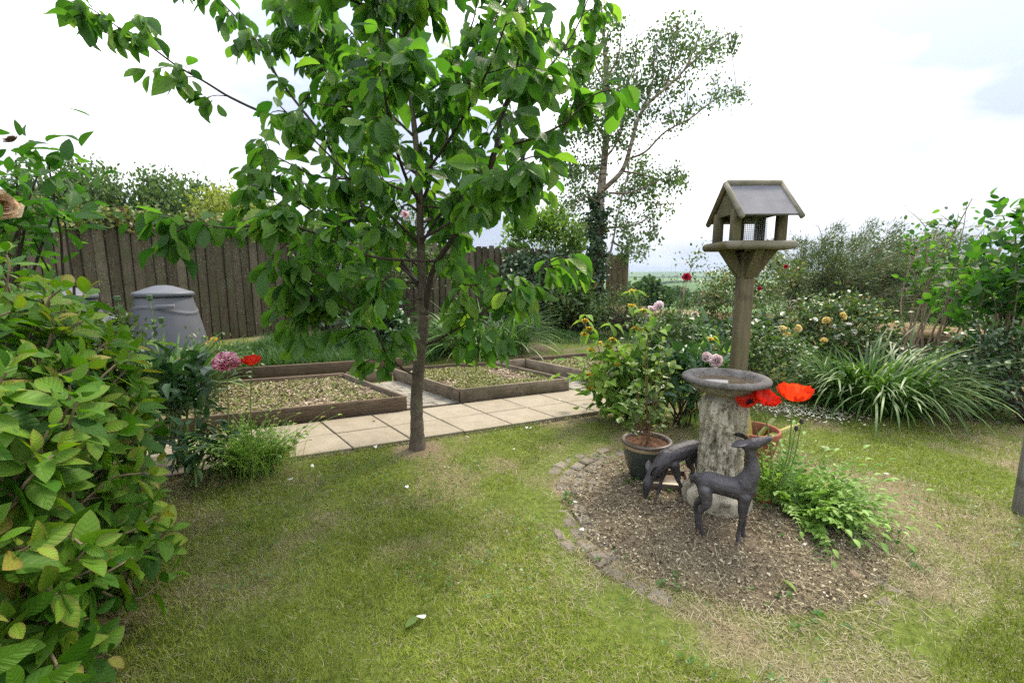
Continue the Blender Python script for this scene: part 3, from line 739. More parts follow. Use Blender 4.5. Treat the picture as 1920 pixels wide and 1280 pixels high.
# wire mesh seed holder in the middle
WIRE = plain_mat('galvanised_wire', (.42, .43, .44), .45, .5, .1)
g = MB(); hw = .062; z0, z1 = 1.302, 1.45
for sx, sy, ax in ((0, -1, 0), (0, 1, 0), (-1, 0, 1), (1, 0, 1)):
    for k in range(13):
        t = -hw + 2 * hw * k / 12
        p = (t, sy * hw) if ax == 0 else (sx * hw, t)
        tube(g, [rp(*p, z0), rp(*p, z1)], .0009, 4, cap=False)
    for k in range(14):
        z = z0 + (z1 - z0) * k / 13
        a, b = (((-hw, sy * hw), (hw, sy * hw)) if ax == 0 else ((sx * hw, -hw), (sx * hw, hw)))
        tube(g, [rp(*a, z), rp(*b, z)], .0009, 4, cap=False)
cage = g.build('seed_cage', WIRE, BT)
for p in ((-hw, 0.0), (hw, 0.0)):
    btbox('cage_panel', (p[0] + .012, p[1], 1.378), (.012, .11 if p[0] < 0 else .07, .15), rz(ro), FD, .002)

# ================================================================== BIRDBATH
BBX, BBY = 1.035, 2.155
STONE = stone_mat('lichened_cast_stone', [(.25, (.13, .115, .09)), (.48, (.27, .24, .19)), (.75, (.46, .42, .345)), (.95, (.6, .56, .47))], 10, 75, spots=(.115, .105, .08), bs=.9, bd=.010)
STONED = stone_mat('dark_weathered_rim', [(.25, (.075, .068, .062)), (.5, (.15, .135, .125)), (.8, (.27, .25, .23))], 16, 85, spots=(.07, .075, .05), bs=.9, bd=.008)
BB = thing('birdbath', 'carved cast stone birdbath, dark round bowl on a tree trunk column', 'birdbath', (BBX, BBY, 0))
def carve(amp, f1, f2, seed, groove=0.0):
    def fn(r, z, a):
        x = np.cos(a); y = np.sin(a)
        k = (fbm(a * f1 + z * 4, z * f2 + 3 * x, seed, 4) - .5) + .6 * (fbm(x * 5 + y * 3 + z * 18, y * 6 - z * 11, seed + 3, 3) - .5)
        gr = groove * np.sin(a * 9 + z * 16 + 2.2 * vnoise(a * 2, z * 12, seed + 7))
        return r + amp * k + gr * sstep(.02, .06, z) 
    return fn
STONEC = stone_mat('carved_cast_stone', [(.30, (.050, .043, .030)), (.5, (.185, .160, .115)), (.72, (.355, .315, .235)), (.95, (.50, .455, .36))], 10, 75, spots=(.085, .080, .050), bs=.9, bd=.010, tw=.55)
g = MB(); zz = np.linspace(0, .11, 16)
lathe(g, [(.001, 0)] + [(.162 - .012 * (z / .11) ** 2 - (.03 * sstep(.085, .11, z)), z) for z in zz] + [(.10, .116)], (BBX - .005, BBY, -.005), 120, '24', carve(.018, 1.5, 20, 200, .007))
g.build('foot', STONEC, BB)
def carve2(r, z, a):
    x = np.cos(a); y = np.sin(a)
    big = fbm(x * 2.2 + 3, y * 2.2 + z * 7, 210, 4) - .5
    rid = 1 - np.abs(2 * fbm(x * 4.5 + z * 5 + 9, y * 4.5 + z * 9, 214, 4) - 1) * 2.2          # bark ridges
    pit = fbm(a * 9, z * 60, 219, 3) - .5
    leafy = np.abs(np.sin(a * 3 + z * 14 + 1.2)) * sstep(.40, .50, z) * (1 - sstep(.53, .565, z))
    return r - .006 + .022 * big + .019 * rid + .009 * pit + .013 * leafy
g = MB(); zz = np.linspace(.09, .565, 130)
def colr(z):
    return np.interp(z, [.09, .16, .28, .38, .47, .52, .565], [.104, .096, .094, .093, .094, .092, .080])
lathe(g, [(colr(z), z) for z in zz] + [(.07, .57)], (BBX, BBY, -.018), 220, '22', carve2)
g.build('column', STONEC, BB)
g = MB()
lathe(g, [(.06, .560), (.090, .560), (.090, .572), (.076, .580), (.076, .590), (.098, .598), (.128, .612), (.152, .630), (.168, .648), (.174, .655)], (BBX, BBY, -.022), 72, .35, carve(.004, 3, 20, 220))
g.build('bowl', STONE, BB)
g = MB()
rope = lambda r, z, a: r + .0022 * np.sin(a * 52 + z * 220) * sstep(.172, .188, r) + .003 * (fbm(a * 6, z * 30, 230, 3) - .5)
lathe(g, [(.166, .650), (.184, .652), (.195, .658), (.199, .667), (.196, .676), (.188, .682), (.176, .684), (.164, .682), (.155, .676), (.149, .668), (.143, .655), (.12, .640), (.08, .630), (.001, .626)], (BBX, BBY, -.022), 208, .45, rope)
g.build('rim', STONED, BB)
WATER, nt, out = newmat('murky_water'); pbsdf(nt, out, ramp(nt, noise(nt, objco(nt), 14, 4), [(.3, (.06, .042, .024)), (.7, (.15, .11, .065))]), .06, .5)
g = MB(); lathe(g, [(.001, .6535), (.08, .6535), (.142, .6535)], (BBX, BBY, -.022), 48); g.build('water', WATER, BB)

# ================================================================== DEER (cast metal, dark grey)
DEERM, nt, out = newmat('dark_cast_metal'); oc = objco(nt)
n1 = noise(nt, oc, 18, 5, .6); n2 = noise(nt, oc, 110, 4, .6)
up = nn(nt, 'SeparateXYZ', Vector=nn(nt, 'TexCoord').outputs['Normal']).outputs[2]
c = ramp(nt, n1, [(.3, (.034, .031, .034)), (.6, (.075, .068, .075)), (.8, (.13, .12, .125))])
n3 = noise(nt, nn(nt, 'Mapping', Vector=oc, Scale=(1, 1, .25)).outputs[0], 260, 3, .6)
c = mixc(nt, math_(nt, 'MULTIPLY', math_(nt, 'MULTIPLY', sstep_node(nt, n2, .58, .72), sstep_node(nt, n1, .45, .6)), .8), c, (.26, .25, .20))
pbsdf(nt, out, c, ramp(nt, n1, [(.3, (.38,) * 3), (.7, (.58,) * 3)]), .5, bump(nt, math_(nt, 'ADD', n2, n3), .8, .003), Metallic=.35)
def ell(bm, c, r, rot=None):
    res = bmesh.ops.create_icosphere(bm, subdivisions=3, radius=1.0)
    for v in res['verts']:
        p = Vector((v.co.x * r[0], v.co.y * r[1], v.co.z * r[2]))
        if rot is not None: p = rot @ p
        v.co = p + Vector(c)
def cone_chain(bm, pts, rads):
    """overlapping balls along a path, dense enough to fuse in the remesh"""
    P = smooth_path(pts, max(2, int(sum(np.linalg.norm(np.diff(np.array(pts, float), axis=0), axis=1)) / .005)))
    rr_ = np.interp(np.linspace(0, 1, len(P)), np.linspace(0, 1, len(rads)), rads)
    for p, r_ in zip(P, rr_):
        res = bmesh.ops.create_icosphere(bm, subdivisions=2, radius=float(r_))
        for v in res['verts']: v.co += Vector(p)
def fuse(bm, name, mat, parent, voxel=.0035, it=6):
    me = bpy.data.meshes.new(name); bm.to_mesh(me); bm.free()
    o = bpy.data.objects.new(name, me); COL.objects.link(o)
    m = o.modifiers.new('r', 'REMESH'); m.mode = 'VOXEL'; m.voxel_size = voxel
    s = o.modifiers.new('s', 'SMOOTH'); s.iterations = it; s.factor = .5
    dg = bpy.context.evaluated_depsgraph_get(); me2 = bpy.data.meshes.new_from_object(o.evaluated_get(dg))
    o.modifiers.clear(); o.data = me2; bpy.data.meshes.remove(me)
    for p in me2.polygons: p.use_smooth = True
    me2.materials.clear(); me2.materials.append(mat)
    off = Vector(parent.location)
    for v in me2.vertices: v.co -= off
    o.parent = parent; return o
def frame(o, fwd):
    """side, forward, up axes of an animal standing at o and facing fwd"""
    f = Vector((*fwd, 0)).normalized(); s = Vector((f.y, -f.x, 0))        # s points to the animal's right
    return lambda a, l, h: tuple(Vector((*o, 0)) + f * a + s * l + Vector((0, 0, h)))
def ear(p, base, d, nrm, ln, wd):
    g = MB(); leaves(g, T_OVATE, [base], np.array(d), np.array(nrm), ln, wd, 1.2, .5)
    leaves(g, T_OVATE, [np.array(base) - unit(np.array(nrm)) * .006], np.array(d), np.array(nrm), ln * .98, wd * 1.08, 1.2, .5)
    return g.build('ear', DEERM, p)
# standing deer, head thrown up, nose to the right
HN = gp(1322, 1001); FN = gp(1369, 1023)
o = ((HN + FN) / 2)[:2] + np.array([.016, .026]); fw = (FN - HN)[:2] + np.array([.12, .012])
D1 = thing('deer_statue', 'dark metal deer statue standing with its head raised beside the birdbath', 'deer statue', (*o, 0), 'metal deer statues')
q0 = frame(o, fw); q = lambda a, l, h: q0(a * .87 + .012, l, h * 1.07)
bm = bmesh.new()
cone_chain(bm, [q(-.105, 0, .232), q(-.07, 0, .232), q(0, 0, .224), q(.06, 0, .222), q(.095, 0, .228)], [.036, .046, .045, .049, .043])
ell(bm, q(.092, 0, .222), (.040, .040, .052)); ell(bm, q(-.09, 0, .225), (.042, .042, .048))
cone_chain(bm, [q(.088, 0, .245), q(.112, 0, .295), q(.108, 0, .345), q(.098, 0, .395)], [.046, .034, .0245, .0215])
cone_chain(bm, [q(.080, 0, .406), q(.108, 0, .414), q(.140, 0, .428), q(.170, 0, .442)], [.024, .028, .020, .0125])
ell(bm, q(.174, 0, .444), (.013, .013, .011))
for l in (-.0085, .0085):
    cone_chain(bm, [q(.104, l * 2.1, .427), q(.109, l * 2.1, .429)], [.007, .006])
cone_chain(bm, [q(-.138, 0, .250), q(-.152, 0, .236), q(-.156, 0, .216)], [.013, .012, .006])
legs = [[(.088, .026, .20), (.080, .028, .135), (.082, .027, .118), (.072, .027, .050), (.070, .027, .030), (.076, .027, .006)],
        [(.092, -.026, .20), (.098, -.028, .135), (.102, -.028, .118), (.100, -.028, .050), (.098, -.028, .030), (.106, -.028, .006)],
        [(-.092, .028, .20), (-.080, .031, .150), (-.108, .030, .108), (-.100, .030, .060), (-.094, .030, .030), (-.086, .030, .006)],
        [(-.095, -.028, .20), (-.092, -.031, .150), (-.126, -.030, .110), (-.122, -.030, .060), (-.118, -.030, .030), (-.110, -.030, .006)]]
for k, lg in enumerate(legs):
    cone_chain(bm, [q(*p) for p in lg], [.028, .0165, .0115, .0085, .0095, .0112] if k < 2 else [.031, .0215, .0120, .0085, .0095, .0112])
fuse(bm, 'body', DEERM, D1)
A = lambda *p: np.array(q(*p)) - np.array(q(0, 0, 0))
ear(D1, q(.084, .017, .420), A(-.075, .022, -.004), A(.1, .7, .7), .066, .034)
ear(D1, q(.084, -.017, .424), A(-.055, -.035, .018), A(.1, -.7, .7), .060, .032)
# grazing deer, head down to the left, rump behind the column
o = np.array([.865, 2.235]); fw = np.array([-.94, -.33])
D2 = thing('deer_statue', 'dark metal deer statue grazing with its nose to the ground', 'deer statue', (*o, 0), 'metal deer statues')
q = frame(o, fw)
bm = bmesh.new()
cone_chain(bm, [q(-.135, 0, .235), q(-.08, 0, .245), q(-.01, 0, .240), q(.05, 0, .228), q(.085, 0, .212)], [.040, .050, .047, .048, .042])
ell(bm, q(.07, 0, .212), (.04, .04, .052)); ell(bm, q(-.10, 0, .238), (.046, .044, .05))
cone_chain(bm, [q(.085, 0, .222), q(.125, 0, .185), q(.160, 0, .150), q(.178, 0, .128)], [.043, .033, .026, .023])
cone_chain(bm, [q(.176, 0, .130), q(.190, 0, .098), q(.196, 0, .064), q(.198, 0, .036)], [.023, .026, .018, .0125])
ell(bm, q(.199, 0, .026), (.012, .013, .011))
cone_chain(bm, [q(-.170, 0, .255), q(-.185, 0, .238), q(-.188, 0, .215)], [.014, .012, .006])
legs = [[(.060, .028, .19), (.075, .030, .115), (.078, .030, .10), (.092, .030, .045), (.094, .030, .028), (.102, .030, .006)],
        [(.055, -.028, .19), (.030, -.030, .120), (.028, -.030, .105), (-.010, -.030, .045), (-.018, -.030, .028), (-.016, -.030, .006)],
        [(-.105, .028, .20), (-.095, .032, .150), (-.120, .031, .105), (-.095, .030, .055), (-.088, .030, .030), (-.078, .030, .006)],
        [(-.110, -.028, .20), (-.105, -.032, .150), (-.145, -.031, .105), (-.130, -.030, .055), (-.126, -.030, .030), (-.116, -.030, .006)]]
for k, lg in enumerate(legs):
    cone_chain(bm, [q(*p) for p in lg], [.028, .0165, .0115, .0085, .0095, .0112] if k < 2 else [.032, .0215, .0120, .0085, .0095, .0112])
fuse(bm, 'body', DEERM, D2)
A = lambda *p: np.array(q(*p)) - np.array(q(0, 0, 0))
ear(D2, q(.176, -.018, .142), A(.008, -.012, .07), A(.6, .75, 0), .070, .034)
ear(D2, q(.170, .020, .144), A(-.018, .030, .062), A(.6, -.75, 0), .066, .032)

# ================================================================== POTS, DISH, POST, COMPOST BINS
GLAZE = plain_mat('dark_green_glaze', (.035, .045, .038), .22, .55, .5, 9, .05)
GLB = plain_mat('tan_glaze_band', (.26, .20, .11), .35, .5, .3, 14, .1)
PX, PY = .765, 2.47
POT = thing('glazed_pot', 'dark green glazed pot with a tan band holding a twiggy shrub', 'plant pot', (PX, PY, 0))
g = MB(); lathe(g, [(.001, 0), (.078, 0), (.090, .02), (.112, .08), (.127, .14), (.131, .172), (.133, .182)], (PX, PY, 0), 56); g.build('pot_wall', GLAZE, POT)
g = MB(); lathe(g, [(.133, .182), (.136, .186), (.133, .190), (.137, .195), (.134, .2)], (PX, PY, 0), 56); g.build('band', GLB, POT)
g = MB(); lathe(g, [(.134, .2), (.141, .206), (.142, .214), (.136, .221), (.124, .222), (.117, .214), (.115, .19), (.112, .17)], (PX, PY, 0), 56); g.build('rim', plain_mat('brown_glaze_rim', (.085, .065, .048), .4, .5, .4, 16, .1), POT)
g = MB(); rr_ = np.linspace(0, .117, 8); lathe(g, [(max(r_, .001), .190 + .012 * math.sin(r_ * 70)) for r_ in rr_], (PX, PY, 0), 40, fn=lambda r, z, a: r); 
POTSOIL = stone_mat('pot_compost', [(.25, (.04, .022, .014)), (.5, (.12, .06, .035)), (.8, (.22, .12, .07))], 30, 120, bs=1, bd=.012)
g.build('compost', POTSOIL, POT)
TERRA = plain_mat('terracotta', (.27, .095, .055), .8, .25, .3, 11, .25)
QX, QY = 1.425, 2.58
TP = thing('terracotta_pot', 'wide terracotta pot behind the birdbath with cut back stems', 'plant pot', (QX, QY, 0))
g = MB(); lathe(g, [(.001, 0), (.085, 0), (.105, .06), (.125, .15), (.132, .19), (.134, .200)], (QX, QY, 0), 56); g.build('pot_wall', TERRA, TP)
g = MB(); lathe(g, [(.132, .198), (.143, .199), (.145, .205), (.145, .240), (.142, .247), (.134, .248), (.130, .243), (.128, .21), (.126, .17), (.12, .14)], (QX, QY, 0), 56); g.build('rim', TERRA, TP)
g = MB(); lathe(g, [(.001, .165), (.06, .168), (.126, .16)], (QX, QY, 0), 40); g.build('compost', POTSOIL, TP)
# shallow trough behind the grazing deer
DISH = plain_mat('brown_glazed_dish', (.10, .068, .045), .45, .4, .4, 14, .2)
dx, dy = .86, 2.36
DS = thing('shallow_dish', 'shallow brown square dish with a cream rim behind the grazing deer', 'dish', (dx, dy, 0)); ra = rz(R(-12))
g = MB(); box(g, (dx, dy, .014), (.20, .17, .024), ra, .004); g.build('base', DISH, DS)
for k, (ox, oy, lx, ly) in enumerate(((0, -.093, .214, .016), (0, .093, .214, .016), (-.099, 0, .016, .17), (.099, 0, .016, .17))):
    v = ra @ Vector((ox, oy, 0)); g = MB(); box(g, (dx + v.x, dy + v.y, .022), (lx, ly, .044), ra, .003); g.build('side', DISH, DS)
    g = MB(); box(g, (dx + v.x, dy + v.y, .047), (lx * 1.01, ly * 1.15, .006), ra, .002); g.build('rim', plain_mat('cream_rim', (.55, .46, .33), .5, .4, .2) if k == 0 else DISH, DS)
# grey post at the right edge
px, py = 2.49, 2.08
g = MB(); box(g, (px, py, .62), (.052, .052, 1.30), rz(.3), .006, .6)
g.build('garden_post', wood_mat('grey_post', (.10, .095, .085), (.19, .18, .165), (.30, .29, .27), gscale=(4, 60)), loc=(px, py, 0), label='plain grey post standing alone on the lawn edge', cat='post')
# compost bins
BIN = plain_mat('grey_bin_plastic', (.088, .093, .105), .5, .35, .10, 6, .05)
def bin_(x, y, label, s=1.0, rot=0.0):
    t = thing('compost_bin', label, 'compost bin', (x, y, .06), 'grey compost bins')
    g = MB()
    rib = lambda r, z, a: r + .012 * sstep(.02, .0, np.abs(z - .62 - .05 * np.cos(2 * (a + math.pi / 2 + rot)))) * 1.0
    zz = np.linspace(0, .78, 50)
    lathe(g, [((.425 - .135 * (max(z, 0) / .78) ** 1.35) * s, z) for z in np.r_[-.07, zz]] + [(.27 * s, .80)], (x, y, .06), 72, .5, rib); b = g.build('body', BIN, t)
    g = MB(); lathe(g, [(.27 * s, .795), (.305 * s, .792), (.315 * s, .80), (.315 * s, .835), (.305 * s, .848), (.27 * s, .858), (.18 * s, .895), (.10 * s, .925), (.05 * s, .934), (.001, .936)], (x, y, .06), 64); g.build('lid', BIN, t)
    a = math.atan2(-y, -x) + rot
    c = np.array([x + .345 * s * math.cos(a), y + .345 * s * math.sin(a), .74]); g = MB(); box(g, c, (.008, .20, .05), Matrix.Rotation(a, 3, 'Z') @ Matrix.Rotation(R(-14), 3, 'Y'), .004); g.build('hatch_plate', BIN, b)
    return t
p = at(312, 600, 5.95); bin_(p[0], p[1], 'grey lidded compost bin in full view against the fence', 1.06)
p = at(128, 600, 5.35); bin_(p[0], p[1], 'grey lidded compost bin half hidden behind hydrangea leaves', .95)

# ================================================================== PLANTS
BARK_C = stone_mat('cherry_bark', [(.25, (.045, .034, .026)), (.5, (.11, .085, .065)), (.8, (.20, .165, .125))], 20, 90, spots=(.15, .15, .09), bs=.8, bd=.006)
BARK_D = plain_mat('dark_twig_bark', (.055, .040, .032), .8, .2, .35, 40, .4)
BARK_L = plain_mat('pale_brown_stem', (.20, .15, .095), .85, .2, .35, 30, .4)
STEM_G = plain_mat('green_stem', (.14, .21, .06), .6, .3, .25, 30, .2)
CHERRY = leaf_mat('cherry_leaf', [(0, (.022, .080, .012)), (.4, (.056, .145, .020)), (.8, (.115, .225, .032)), (1, (.21, .31, .05))], .52, .42, .35, veins=.15, nv=8, tcol=(1.5, 1.75, .7))
BIRCHL = leaf_mat('birch_leaf', [(0, (.035, .075, .018)), (.6, (.085, .15, .04)), (1, (.16, .22, .07))], .4, .45, tcol=(1.3, 1.4, .8))
IVYL = leaf_mat('dark_ivy_leaf', [(0, (.010, .030, .010)), (.5, (.022, .058, .018)), (.85, (.05, .10, .03)), (1, (.14, .19, .07))], .15, .35, .45)
LAUREL = leaf_mat('bright_shrub_leaf', [(0, (.04, .10, .012)), (.5, (.11, .22, .028)), (1, (.24, .36, .06))], .3, .35, .5)
HEDGEL = leaf_mat('far_hedge_leaf', [(0, (.035, .07, .022)), (.5, (.085, .145, .045)), (1, (.15, .22, .075))], .3, .6, .2)
GOLDL = leaf_mat('golden_leaf', [(0, (.10, .15, .02)), (.5, (.24, .29, .04)), (1, (.40, .42, .09))], .35, .5)
ROSEL = leaf_mat('rose_leaf', [(0, (.025, .06, .015)), (.5, (.065, .125, .03)), (.85, (.14, .20, .055)), (1, (.22, .16, .06))], .3, .4)
DKLEAF = leaf_mat('dark_bluish_leaf', [(0, (.014, .050, .016)), (.5, (.034, .095, .028)), (1, (.08, .16, .045))], .2, .35, .45, veins=.3, nv=6)
HYDRL = leaf_mat('hydrangea_leaf', [(0, (.018, .066, .006)), (.35, (.052, .145, .010)), (.7, (.108, .22, .016)), (.92, (.20, .30, .028)), (1, (.24, .24, .04))], .34, .5, .25, veins=.30, nv=7, edge=(.22, .10, .05), tcol=(1.4, 1.5, .5))
PHLOL = leaf_mat('felted_sage_leaf', [(0, (.075, .165, .025)), (.5, (.18, .30, .055)), (1, (.32, .42, .11))], .35, .7, .15, veins=.3, nv=6)
STRAPL = leaf_mat('strap_leaf', [(0, (.018, .060, .009)), (.5, (.050, .122, .018)), (.85, (.11, .205, .038)), (1, (.20, .29, .08))], .3, .48, .35)
LONGG = leaf_mat('long_grass', [(0, (.014, .050, .008)), (.5, (.034, .095, .013)), (1, (.09, .165, .03))], .3, .5, .3)
POPL = leaf_mat('poppy_leaf', [(0, (.08, .18, .028)), (.5, (.17, .31, .05)), (.9, (.29, .42, .10)), (1, (.38, .36, .10))], .35, .5, .3)
PALEL = leaf_mat('pale_azalea_leaf', [(0, (.07, .13, .03)), (.5, (.15, .23, .06)), (1, (.27, .34, .11))], .35, .45)
BROOML = leaf_mat('broom_needles', [(0, (.035, .065, .022)), (.6, (.085, .13, .045)), (1, (.15, .19, .07))], .2, .6)
def petal(name, stops, transl=.35, base=None, tcol=(1.1, 1.1, 1.1)): return leaf_mat(name, stops, transl, .5, .25, base=base, tcol=tcol)
RED = petal('scarlet_petal', [(0, (.50, .010, .006)), (1, (.78, .045, .014))], .35, base=(.02, .004, .012), tcol=(1.2, 1.0, 1.0))
ORANGE = petal('orange_red_petal', [(0, (.75, .045, .010)), (1, (.9, .11, .02))], .4, base=(.03, .006, .012))
PINKW = petal('pale_pink_petal', [(0, (.74, .54, .57)), (1, (.88, .79, .80))])
CREAM = petal('cream_yellow_petal', [(0, (.70, .52, .14)), (1, (.86, .77, .46))])
WHITE = petal('white_petal', [(0, (.70, .70, .66)), (1, (.86, .86, .84))])
PINK = petal('pink_petal', [(0, (.50, .08, .16)), (.5, (.72, .32, .42)), (1, (.85, .70, .72))])
YELLOW = petal('yellow_petal', [(0, (.60, .36, .03)), (.6, (.75, .52, .07)), (1, (.80, .66, .25))])
PEACH = petal('peach_petal', [(0, (.70, .45, .30)), (1, (.85, .68, .52))])
MAGENTA = petal('crimson_petal', [(0, (.45, .02, .06)), (1, (.65, .06, .12))])

def bloom(mb, c, up, rad, layers, cup=.9, tint=(0, 1), tpl=T_PETAL, w=1.0):
    """double flower: layers of cupped petals, inner ones upright, outer ones open; layers = [(count, open angle, size)]"""
    up = unit(np.array(up, float)); e1 = unit(np.cross(up, [.3, .8, .5])); e2 = np.cross(up, e1)
    for n, op, sc in layers:
        a = np.linspace(0, 6.283, n, endpoint=False) + U(0, 6) + rng.normal(size=n) * .12
        h = np.cos(a)[:, None] * e1 + np.sin(a)[:, None] * e2
        o = op + rng.normal(size=n) * .08
        d = h * np.sin(o)[:, None] + up * np.cos(o)[:, None]; nr_ = up * np.sin(o)[:, None] - h * np.cos(o)[:, None]
        leaves(mb, tpl, np.array(c) + h * rad * .05, d, nr_, rad * sc * U(.9, 1.1, n), rad * sc * w * U(.9, 1.1, n), cup, U(tint[0], tint[1], n))
ROSE_LAYERS = [(4, .15, .55), (5, .45, .7), (6, .8, .85), (7, 1.15, 1.0), (6, 1.45, 1.0)]
POPPY_LAYERS = [(3, .62, 1.0), (3, .95, 1.1)]
def poppy_flower(mb, c, up, rad):
    """five or six broad crumpled petals forming a bowl"""
    up = unit(np.array(up, float)); e1 = unit(np.cross(up, [.3, .8, .5])); e2 = np.cross(up, e1); nu, nv = 12, 7
    for k in range(6):
        a0 = k * 6.283 / 6 + rng.normal() * .12; ou = k % 2; sp = .78 if ou else .70
        u, v = np.meshgrid(np.linspace(-1, 1, nu), np.linspace(0, 1, nv), indexing='ij')
        th_ = v * (1.50 + .12 * ou + rng.normal() * .10) * (1 - .07 * u * u); rf = 1 + .035 * np.sin(u * 11 + 2 * k) * v ** 2
        az = a0 + u * (sp + .15) * (.45 + .55 * np.sqrt(v)); ra_ = rad * (.86 + .14 * ou) * np.sin(th_) * rf * (1 + .06 * np.sin(u * 15 + k) * v ** 3); za = rad * .72 * (1 - np.cos(th_)) * rf + rad * .10 * v + rad * .075 * np.sin(u * 8 + k * 1.7) * v ** 2
        P = np.array(c) + (np.cos(az) * ra_)[..., None] * e1 + (np.sin(az) * ra_)[..., None] * e2 + za[..., None] * up + .006 * rad * rng.normal(size=(nu, nv, 1)) * up
        i = np.arange(nu - 1)[:, None]; j = np.arange(nv - 1)[None]
        Fa = np.stack([np.broadcast_to(q_, (nu - 1, nv - 1)) for q_ in (i * nv + j, (i + 1) * nv + j, (i + 1) * nv + j + 1, i * nv + j + 1)], -1).reshape(-1, 4)
        mb.add(P.reshape(-1, 3), Fa, np.clip(.5 + .3 * rng.normal() + .25 * np.sin(u * 17 + k).ravel(), 0, 1), np.stack([u.ravel(), v.ravel()], 1))

# ------------------------------------------------------------------ cherry tree
CB = gp(783, 838); CYY = CB[1]
CT = thing('cherry_tree', 'young cherry tree with large drooping leaves and small green fruit', 'tree', CB)
def cp(px, py, dy=0.0): return at(px, py, CYY + dy)
trk = [CB + [0, 0, -.05], cp(782, 800), cp(781, 750), cp(785, 690), cp(791, 640), cp(796, 590)]
lead = [cp(796, 590), cp(792, 540), cp(789, 470), cp(787, 390), cp(785, 330), cp(778, 250), cp(768, 160), cp(763, 60), cp(758, -80), cp(750, -260)]
g = MB()
P = smooth_path(trk, 44); rad_ = np.interp(np.linspace(0, 1, 44), [0, .05, .13, .25, .6, .85, 1], [.070, .060, .047, .041, .038, .037, .033]) * (1 + .03 * rng.normal(size=44))
tube(g, P, rad_, 20, wob=.02)
P2 = smooth_path(lead, 60); tube(g, P2, np.linspace(.030, .007, 60), 10, wob=.03)
g.build('trunk', BARK_C, CT)
main = [ # pixel polylines (x, y, depth offset), start radius
 ([(797, 585, 0), (808, 520, -.05), (822, 488, -.1), (850, 445, -.18), (870, 410, -.22), (903, 350, -.28), (925, 300, -.3), (938, 225, -.33), (962, 154, -.38), (978, 80, -.42), (993, 0, -.45), (1005, -90, -.5)], .026),
 ([(925, 300, -.3), (956, 185, -.2), (1013, 144, -.1), (1060, 87, 0), (1090, 33, .05), (1110, -30, .1)], .013),
 ([(915, 325, -.29), (929, 279, -.4), (983, 265, -.5), (1056, 232, -.55), (1110, 181, -.58), (1145, 168, -.6)], .010),
 ([(800, 560, 0), (770, 515, .1), (730, 462, .2), (700, 421, .28), (677, 380, .33), (651, 336, .38), (604, 255, .42), (584, 228, .44), (547, 181, .46), (516, 138, .48), (486, 87, .5), (459, 50, .5), (412, 0, .5), (380, -50, .5)], .022),
 ([(584, 230, .44), (506, 215, .35), (436, 185, .25), (386, 155, .18), (332, 124, .1), (281, 87, .05), (244, 67, .0), (191, 30, -.05), (150, 3, -.1)], .012),
 ([(787, 390, 0), (808, 330, .1), (811, 248, .15), (838, 215, .2), (875, 161, .22), (905, 90, .25), (932, 27, .28), (945, -60, .3)], .016),
 ([(840, 213, .2), (858, 110, .35), (888, 37, .4), (900, -50, .4)], .011),
 ([(770, 170, 0), (741, 84, -.2), (745, 0, -.3), (740, -90, -.3)], .011),
 ([(741, 90, -.2), (690, 13, -.35), (660, -60, -.4)], .008),
 ([(741, 90, -.2), (780, 40, -.3), (818, 0, -.35), (840, -60, -.4)], .008),
 ([(770, 163, 0), (720, 120, .3), (684, 87, .4), (640, 40, .5), (590, -20, .6)], .011),
 ([(786, 330, 0), (735, 290, .35), (690, 250, .5), (640, 200, .65), (600, 120, .75), (560, 40, .8)], .014),
 ([(820, 490, -.1), (722, 485, -.35), (662, 470, -.5), (600, 440, -.6), (540, 425, -.65), (469, 424, -.68), (422, 427, -.7), (344, 415, -.7), (289, 403, -.72)], .011),
 ([(688, 408, .3), (625, 416, .1), (560, 380, -.05), (500, 355, -.1), (455, 350, -.15)], .009),
 ([(651, 336, .38), (590, 330, .3), (530, 300, .25), (490, 280, .2)], .009),
 ([(797, 648, 0), (831, 631, -.1), (869, 609, -.25), (925, 571, -.35), (980, 530, -.42), (1035, 490, -.45), (1065, 480, -.47)], .011),
 ([(822, 488, -.1), (865, 532, -.2), (921, 528, -.3), (970, 520, -.4)], .008),
 ([(790, 690, 0), (771, 700, -.1), (726, 665, -.3), (700, 610, -.4), (640, 575, -.45), (590, 560, -.5), (550, 530, -.52)], .010),
 ([(700, 610, -.4), (650, 560, -.55), (610, 520, -.6), (570, 500, -.62)], .007),
 ([(792, 560, 0), (760, 560, -.3), (735, 530, -.5), (720, 520, -.6)], .008),
 ([(787, 420, 0), (830, 400, .4), (890, 380, .65), (950, 350, .8), (1010, 330, .9)], .014),
 ([(786, 380, 0), (760, 330, -.4), (735, 250, -.6), (720, 160, -.75), (715, 60, -.8)], .014),
 ([(787, 450, 0), (840, 420, -.45), (895, 380, -.65), (945, 330, -.78), (985, 290, -.85)], .012),
 ([(778, 250, 0), (830, 180, .4), (880, 100, .6), (930, 30, .7)], .010),
 ([(780, 260, 0), (700, 180, .5), (640, 100, .75), (580, 10, .9)], .012),
 ([(786, 340, 0), (830, 280, -.4), (880, 200, -.6), (920, 120, -.7), (950, 40, -.8)], .012),
 ([(677, 380, .33), (620, 370, .6), (560, 340, .75), (510, 330, .85)], .010),
 ([(870, 410, -.22), (930, 390, -.1), (990, 370, 0), (1030, 340, .1)], .010),
]
lp, ldir = [], []          # shoot points and their outward directions
